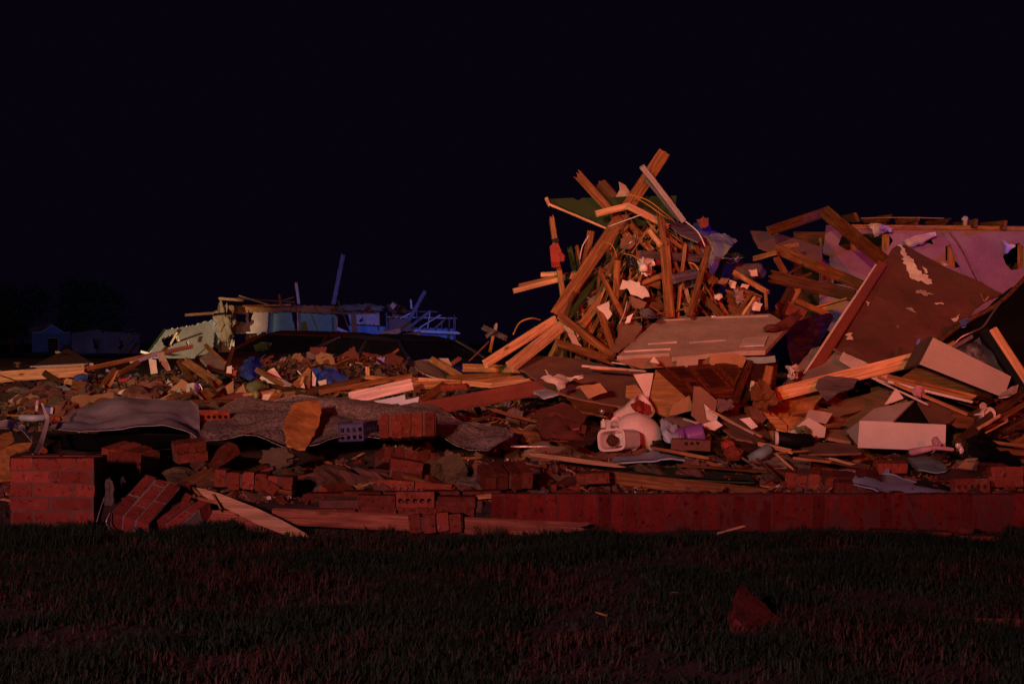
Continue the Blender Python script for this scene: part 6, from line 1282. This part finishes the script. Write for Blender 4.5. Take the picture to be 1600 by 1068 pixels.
LM = [(80, 770, 'square brick pillar'), (220, 775, 'tilted brick slab'), (262, 800, 'small brick slab'), (395, 800, 'splintered bright plank'), (395, 765, 'long crusted brick row'), (200, 690, 'hollow under the grey carpet'), (436, 714, 'pale foam lump'),
 (345, 722, 'orange clay lump'), (560, 670, 'blue crate'), (625, 672, 'block of five bricks'), (473, 665, 'jagged strand board'), (640, 740, 'middle brick slab'), (788, 752, 'rounded brick log'), (620, 795, 'wall remnant'), (750, 690, 'right end of the speckled carpet'),
 (895, 718, 'bright orange lath'), (830, 697, 'thin grey rod'), (965, 686, 'toilet tank'), (992, 672, 'toilet bowl'), (1010, 630, 'toilet pedestal'), (943, 662, 'pill bottle'), (1060, 712, 'shiny grey hump'), (1075, 680, 'purple jug'), (1080, 695, 'flat appliance'), (1040, 740, 'dark green cloth strip'), (1130, 762, 'mouldy beam'),
 (1188, 709, 'rolled mat'), (1240, 686, 'black tube'), (1137, 695, 'crumpled red cup'), (1255, 760, 'row of brick ends'), (1370, 755, 'grey blue tarpaulin'), (1450, 722, 'teal sheet'), (1410, 685, 'lower white box'), (1510, 575, 'upper white box'), (1546, 647, 'white mug'), (1540, 700, 'shiny black bag'), (1518, 722, 'tan board with the hook'), (1540, 755, 'maroon cloth'),
 (1462, 700, 'pink sleeve'), (1325, 590, 'bright sloping plank'), (1240, 640, 'orange strand board'), (1345, 650, 'rust cardboard sheet'), (1098, 630, 'tall drywall shard'), (1150, 600, 'kitchen cabinet'), (1030, 615, 'plywood side of the cabinet'), (920, 600, 'flat brown drywall sheet'), (1100, 525, 'lying door'), (1192, 618, 'splintered wood chunk'), (1215, 560, 'right end of the lying door'),
 (60, 585, 'long yellow lumber'), (58, 635, 'pink bottle'), (50, 652, 'grey plastic pipe'), (90, 565, 'fallen hipped roof'), (196, 591, 'red toy'), (125, 590, 'dark blue cloth'), (302, 610, 'white bucket'), (330, 565, 'fallen panel door'), (390, 575, 'blue plastic bag'), (400, 606, 'olive green bag'), (470, 590, 'orange triangle board'), (430, 590, 'white paper sheet'), (90, 612, 'grey flattened sheet'), (60, 615, 'tan curved slab'), (316, 580, 'crossing brown planks'), (250, 565, 'curved pale scrap'),
 (595, 605, 'brightest lumber'), (575, 580, 'upright stub'), (675, 575, 'white curved panel'), (760, 620, 'maroon timber'), (780, 580, 'level tan board'), (820, 540, 'bright sloping planks'), (695, 540, 'red tarpaulin scrap'), (520, 560, 'crushed red car'), (620, 575, 'navy car'), (1245, 420, 'slanting dark beam'), (1270, 455, 'lower dark timber'), (1170, 465, 'orange shutter'), (1265, 540, 'maroon sheet'), (1420, 480, 'leaning brown panel'), (1590, 560, 'bright edge board'), (1300, 480, 'thin yellow lath'),
 (1045, 440, 'thick upright post'), (950, 370, 'longest beam'), (900, 330, 'green board'), (990, 450, 'white drywall in the pile'), (1095, 440, 'slim leaning post'), (1110, 390, 'teal shirt'), (1122, 440, 'black bin'), (920, 520, 'bowed brown rafter'), (985, 520, 'brown drywall shard'), (1020, 360, 'pile peak')]
def where_(o, p):
    d_ = p - O; px, py = 800 + F * d_.x / p.y, 534 - F * d_.z / p.y
    x, y, nm = min(LM, key=lambda q: (q[0] - px) ** 2 + 2.5 * (q[1] - py) ** 2); dx, dy = px - x, py - y
    far = math.hypot(dx, dy) > 45
    if abs(dx) > 1.4 * abs(dy): rel = ('well ' if far else 'just ') + ('left of' if dx < 0 else 'right of')
    else: rel = ('well ' if far else 'just ') + ('behind' if dy < 0 else 'in front of')
    return rel + ' the ' + nm
EXC = [(928, 1040, 618, 706, 9.3), (1030, 1114, 652, 704, 8.9), (1316, 1490, 618, 706, 9.1), (1522, 1562, 624, 662, 9.1), (165, 296, 725, 835, 7.5), (0, 152, 705, 845, 7.4), (526, 662, 652, 692, 8.6), (1258, 1492, 732, 780, 8.0), (928, 1205, 726, 772, 8.0), (1416, 1500, 682, 738, 8.5), (1436, 1584, 524, 622, 9.5), (1210, 1438, 556, 622, 9.8), (440, 506, 622, 704, 9.2), (828, 970, 705, 730, 8.2), (1014, 1216, 560, 652, 9.7), (80, 300, 668, 706, 8.7), (1208, 1268, 672, 696, 8.8), (540, 650, 586, 626, 10.4)]
def blocked(p):
    px, py = 800 + F * p.x / p.y, 534 - F * (p.z - CH) / p.y
    return any(a < px < b and c < py < e and p.y < Y_ for a, b, c, e, Y_ in EXC)
def place(k, Mx, s):
    if blocked(Mx.translation) or blocked(Mx.translation + Vector((.08, 0, .05))) or blocked(Mx.translation + Vector((-.08, 0, .05))): return
    me = RS.choice(VAR[k]); o = link(k, me, Mx); n = me.materials[0].name
    sz = 'small ' if s < .75 else 'larger ' if s > 1.12 else ''
    tag(o, sz + TONE.get(n, 'dull') + ' ' + DESC[k] + ' ' + where_(o, Mx.translation), CATN[k], DESC[k] + 's strewn over the debris')
ZONES = [
 (150, 820, 7.35, 8.5, 95, dict(brick=3, brick_fragment=4, mortar_lump=3, wood_scrap=1, board_scrap=2, earth_clod=5)),
 (820, 1260, 7.75, 8.9, 75, dict(brick=1, brick_fragment=4, mortar_lump=1, wood_scrap=2, shingle_scrap=2, drywall_scrap=1, paper_scrap=1, board_scrap=3, earth_clod=2)),
 (1200, 1640, 7.9, 8.9, 75, dict(brick=1, brick_fragment=4, mortar_lump=1, wood_scrap=2, shingle_scrap=2, drywall_scrap=2, paper_scrap=2, board_scrap=3, earth_clod=1)),
 (820, 1640, 7.3, 7.7, 40, dict(brick_fragment=4, mortar_lump=2, wood_scrap=2, brick=1)),
 (-20, 420, 9.8, 13.6, 250, dict(brick_fragment=2, mortar_lump=5, wood_scrap=3, drywall_scrap=3, paper_scrap=2, insulation_tuft=4, shingle_scrap=2, board_scrap=3, earth_clod=6)),
 (-20, 640, 13.6, 19, 90, dict(wood_scrap=3, drywall_scrap=4, paper_scrap=2, mortar_lump=2, insulation_tuft=2)),
 (420, 800, 10.2, 12.8, 90, dict(wood_scrap=3, drywall_scrap=4, paper_scrap=1, mortar_lump=2, shingle_scrap=2)),
 (780, 1300, 8.8, 10.2, 120, dict(wood_scrap=3, drywall_scrap=3, paper_scrap=1, shingle_scrap=3, board_scrap=5, insulation_tuft=2, brick_fragment=1)),
 (1180, 1640, 8.8, 10.8, 110, dict(wood_scrap=3, drywall_scrap=3, paper_scrap=1, shingle_scrap=3, board_scrap=5, insulation_tuft=2, brick_fragment=1)),
 (395, 650, 14.6, 16.6, 60, dict(wood_scrap=4, drywall_scrap=1, shingle_scrap=3, board_scrap=4, paper_scrap=1)),
 (700, 900, 11.5, 14, 30, dict(wood_scrap=3, drywall_scrap=3, shingle_scrap=2)),
 (1150, 1420, 11, 13.4, 70, dict(wood_scrap=4, drywall_scrap=4, shingle_scrap=4)),
]
def norm_at(x, y): return Vector((H(x - .05, y) - H(x + .05, y), H(x, y - .05) - H(x, y + .05), .1)).normalized()
for z0, z1, Ya, Yb, n, wt in ZONES:
    ks = list(wt); ws = [wt[k] for k in ks]
    for i in range(n):
        px, Y = RS.uniform(z0, z1), RS.uniform(Ya, Yb); k = RS.choices(ks, ws)[0]; x = (px - 800) / F * Y
        N = norm_at(x, Y); q = Vector((0, 0, 1)).rotation_difference(N).to_matrix().to_4x4()
        tilt = .9 if k in ('drywall_scrap', 'paper_scrap', 'shingle_scrap') else .4
        s = RS.uniform(.55, 1.3) if 'brick' != k else 1
        if k in ('brick_fragment', 'mortar_lump'): s = RS.uniform(.45, 1.2)
        Mx = Matrix.Translation((x, Y, H(x, Y) + .015 * s)) @ q @ euler(RS.gauss(0, tilt) + .3 * (tilt > .5), RS.gauss(0, tilt * .7), RS.uniform(0, 6.28)) @ Matrix.Scale(s, 4)
        place(k, Mx, s)
# pile cladding: studs and scraps inside the outline of the tangle
SIL = [(868, 492), (885, 455), (925, 410), (950, 365), (975, 322), (1010, 322), (1050, 350), (1090, 385), (1112, 430), (1150, 440), (1200, 462)]
def sil(px):
    if px < SIL[0][0] or px > SIL[-1][0]: return 9999
    for (x0, y0), (x1, y1) in zip(SIL, SIL[1:]):
        if px <= x1: return y0 + (y1 - y0) * (px - x0) / (x1 - x0)
def inside(p):
    px, py = 800 + F * p.x / p.y, 534 - F * (p.z - CH) / p.y
    return py > sil(px) + 4
PLL = [RS.uniform(.3, .8) for i in range(14)]
PL = [plank_mesh('stud', PLL[i], RS.choice([.04, .06, .09, .09, .14]), .038, [OLDW, PINE, OLDW, DARKW][i % 4], (.03, .06), 0, 200 + i) for i in range(14)]
k = 0
for i in range(900):
    if k >= 85: break
    px, py, Y = RS.uniform(880, 1190), RS.uniform(330, 540), RS.uniform(10.95, 11.9); p = P(px, py, Y)
    if not inside(p) or p.z > H(p.x, Y) + .75: continue
    j = RS.randrange(14); a_ = RS.gauss(.15, .5); M0 = Matrix.Translation(p) @ Matrix.Rotation(RS.uniform(-.9, .9), 4, 'Z') @ Matrix.Rotation(math.pi / 2 + a_, 4, 'Y') @ Matrix.Rotation(RS.uniform(0, 3), 4, 'X')
    if not inside(M0 @ Vector((PLL[j] * .5, 0, 0))): continue
    o = link('stud', PL[j], M0); n = PL[j].materials[0].name; k += 1
    tag(o, 'broken ' + TONE[n] + ' stud in the tangle ' + where_(o, (M0 @ Vector((.1, 0, 0)))), 'stud', 'broken studs in the main pile tangle')
k = 0
for i in range(900):
    if k >= 60: break
    px, py, Y = RS.uniform(880, 1190), RS.uniform(340, 550), RS.uniform(10.7, 11.5); p = P(px, py, Y)
    if not inside(p) or p.z > H(p.x, 11.6) + .55: continue
    kk = RS.choices(['wood_scrap', 'drywall_scrap', 'insulation_tuft', 'paper_scrap', 'shingle_scrap'], [6, 3, 2, 2, 2])[0]; s = RS.uniform(.5, 1.0); k += 1
    place(kk, Matrix.Translation(p) @ euler(RS.gauss(.9, .6), RS.gauss(0, .8), RS.uniform(-1, 1)) @ Matrix.Scale(s, 4), s)
SL = [RS.uniform(.2, .8) for i in range(16)]
SM = [plank_mesh('splinter', SL[i], RS.choice([.012, .018, .025, .035, .045]), RS.choice([.008, .012, .02]), [OLDW, PINE, OLDW, DARKW, OLDW, DARKW, PINE][i % 7], (.05, .08), RS.uniform(-.02, .02), 300 + i) for i in range(16)]
k = 0
for i in range(3000):
    if k >= 185: break
    px, py, Y = RS.uniform(880, 1200), RS.uniform(325, 560), RS.uniform(10.72, 11.5); p = P(px, py, Y)
    if not inside(p) or p.z > H(p.x, 11.7) + .6 or (px > 1010 and py > 485): continue
    j = RS.randrange(16); M0 = Matrix.Translation(p) @ Matrix.Rotation(RS.uniform(-.7, .7), 4, 'Z') @ Matrix.Rotation(math.pi / 2 + RS.gauss(.1, .75), 4, 'Y') @ Matrix.Rotation(RS.uniform(0, 3), 4, 'X') @ Matrix.Translation((-SL[j] / 2, 0, 0))
    if not inside(M0 @ Vector((0, 0, 0))) or not inside(M0 @ Vector((SL[j], 0, 0))): continue
    o = link('splinter', SM[j], M0); n = SM[j].materials[0].name; k += 1
    tag(o, 'slim ' + TONE.get(n, 'pale') + ' splinter in the tangle ' + where_(o, M0 @ Vector((SL[j] / 2, 0, 0))), 'splinter', 'slim splinters in the main pile tangle')
k = 0
for z0, z1, Ya, Yb, n in ((-20, 420, 10, 15, 26), (420, 820, 9.8, 12.5, 26), (820, 1300, 8.6, 10.2, 34), (1180, 1640, 8.4, 10.8, 38), (1150, 1420, 11, 13.5, 16)):
    for i in range(n):
        px, Y = RS.uniform(z0, z1), RS.uniform(Ya, Yb); x = (px - 800) / F * Y; j = RS.randrange(16)
        M0 = Matrix.Translation((x, Y, H(x, Y) + RS.uniform(.03, .10))) @ euler(RS.uniform(0, 3), RS.gauss(0, .22), RS.uniform(0, 6.28)) @ Matrix.Translation((-SL[j] / 2, 0, 0)) @ Matrix.Scale(.8, 4)
        if blocked(M0.translation) or blocked(M0 @ Vector((SL[j] / 2, 0, 0))) or blocked(M0 @ Vector((SL[j], 0, 0))): continue
        o = link('splinter', SM[j], M0); n_ = SM[j].materials[0].name
        tag(o, 'slim ' + TONE.get(n_, 'pale') + ' splinter lying ' + where_(o, M0.translation), 'splinter', 'slim splinters strewn over the debris')
# crumbs, uncountable
def crumbs(name, m, zones, n, smin, smax, lab, elong=1.0):
    r = random.Random(hash(name) % 1000 if False else len(name) * 7); V = []; Fs = []
    for i in range(n):
        z0, z1, Ya, Yb = r.choice(zones); px, Y = r.uniform(z0, z1), r.uniform(Ya, Yb); x = (px - 800) / F * Y; z = H(x, Y)
        s = r.uniform(smin, smax) * (.6 + r.random() ** 3); q = euler(r.uniform(0, 6), r.uniform(0, 6), r.uniform(0, 6)) if elong == 1 else euler(r.gauss(0, .3), r.gauss(0, .35), r.uniform(0, 6.3))
        n0 = len(V)
        for a in (-1, 1):
            for b in (-1, 1):
                for c in (-1, 1): V.append(Vector((x, Y, z + s * .2)) + q @ Vector((a * s * elong * r.uniform(.35, .6), b * s * r.uniform(.3, .55), c * s * r.uniform(.15, .4))))
        for f in ((0, 1, 3, 2), (4, 6, 7, 5), (0, 4, 5, 1), (2, 3, 7, 6), (0, 2, 6, 4), (1, 5, 7, 3)): Fs.append(tuple(n0 + j for j in f))
    tag(link(name, mk(name, V, Fs, m)), lab, 'rubble', kind='stuff')
ZF = [(0, 1640, 7.2, 8.7)]; ZL = [(-30, 640, 9.6, 16)]; ZM = [(600, 1640, 8.6, 11.5)]
crumbs('brick_rubble', BRICKD, ZF, 1500, .012, .045, 'fine red brick rubble covering the ground behind the low wall')
crumbs('dark_rubble', MORTR, ZF + ZL, 2500, .010, .04, 'fine dark mortar rubble covering the ground')
crumbs('olive_rubble', OLIVE, ZL, 4000, .015, .06, 'olive earth clods covering the left rubble field')
crumbs('plaster_rubble', DRYB, ZM + ZL, 3000, .012, .05, 'fine plaster rubble between the debris')
crumbs('wood_splinters', PINE, ZM + ZL + ZF, 3500, .008, .018, 'loose wood splinters strewn over the debris', 7)
crumbs('pale_crumbs', DRYW, ZM + ZL + ZF, 900, .008, .025, 'pale plaster crumbs strewn over the debris')

# ================================================================== GRASS
def grass(name, m, n, lab, hmin, hmax, seed, mask):
    r = random.Random(seed); V = []; Fs = []; k = 0
    while k < n:
        Y = 3.3 + 3.85 * r.random() ** .8; x = r.uniform(-.40, .40) * Y * 1.08
        d = mask(x, Y)
        if Y > 6.75 and not (x < -2.05): d *= .12 + .8 * (fbm(x * 3, 2, 8) > .12)
        if r.random() > d: continue
        k += 1
        for b in range(3):
            a = r.uniform(0, 6.28); h = r.uniform(hmin, hmax) * (.5 + .7 * d); ln = r.uniform(.2, .9) * h; w_ = r.uniform(.0018, .0038)
            xx, yy = x + r.gauss(0, .012), Y + r.gauss(0, .012); z = H(xx, yy) - .003; c, s = math.cos(a), math.sin(a); n0 = len(V)
            V += [(xx - s * w_, yy + c * w_, z), (xx + s * w_, yy - c * w_, z), (xx + c * ln * .35 + s * w_ * .8, yy + s * ln * .35 - c * w_ * .8, z + h * .6), (xx + c * ln * .35 - s * w_ * .8, yy + s * ln * .35 + c * w_ * .8, z + h * .6), (xx + c * ln, yy + s * ln, z + h)]
            Fs += [(n0, n0 + 1, n0 + 2, n0 + 3), (n0 + 3, n0 + 2, n0 + 4)]
    tag(link(name, mk(name, V, Fs, m)), lab, 'grass', kind='stuff')
def gm(x, y):
    f = .38 + 1.5 * fbm(x * 1.9, y * 2.6, 5)
    if x < -1.2 and y > 5.8: f += .35
    return max(.06, min(1, f))
grass('grass', GRASS, 42000, 'unmown dark grass covering the lawn in front', .02, .06, 3, gm)
grass('dry_grass', STRAW, 9000, 'dry brown grass stems mixed into the lawn', .02, .07, 4, lambda x, y: max(.05, min(1, .4 - .9 * fbm(x * 1.2, y * 1.2, 15))))
grass('tall_grass', GRASS, 1500, 'tall grass tufts by the brick pillar and in the lawn', .035, .085, 6, lambda x, y: 1 if (x < -1.9 and 6.3 < y < 6.8) else .10 * (fbm(x * 2, y * 2, 7) > .1))

# litter in the lawn
for i in range(16):
    Y = RS.uniform(4.6, 6.9); x = RS.uniform(-.38, .38) * Y; k = RS.choices(['brick_fragment', 'wood_scrap', 'paper_scrap', 'drywall_scrap', 'mortar_lump'], [4, 5, 1, 2, 3])[0]; s = RS.uniform(.2, .45)
    M0 = Matrix.Translation((x, Y, H(x, Y) + .02)) @ euler(RS.gauss(0, .2), RS.gauss(0, .2), RS.uniform(0, 6.28)) @ Matrix.Scale(s, 4); me = RS.choice(VAR[k]); o = link(k, me, M0)
    px, py = 800 + F * x / Y, 534 + F * CH / Y; nm = min([(1200, 955, 'triangular slab'), (720, 975, 'yellowish pole'), (100, 930, 'half hidden brick lumps'), (1520, 985, 'dark flat boards'), (395, 845, 'splintered bright plank'), (80, 845, 'square brick pillar'), (1400, 850, 'fallen row of bricks'), (950, 835, 'low soldier brick wall'), (650, 845, 'long weathered plank')], key=lambda q: (q[0] - px) ** 2 + 6 * (q[1] - py) ** 2)
    tag(o, ('tiny ' if s < .5 else '') + TONE.get(me.materials[0].name, 'dull') + ' ' + DESC[k] + ' in grass ' + ('nearer' if py > nm[1] else 'farther') + ('-left' if px < nm[0] else '-right') + ' of the ' + nm[2], CATN[k], DESC[k] + 's littered in the lawn')
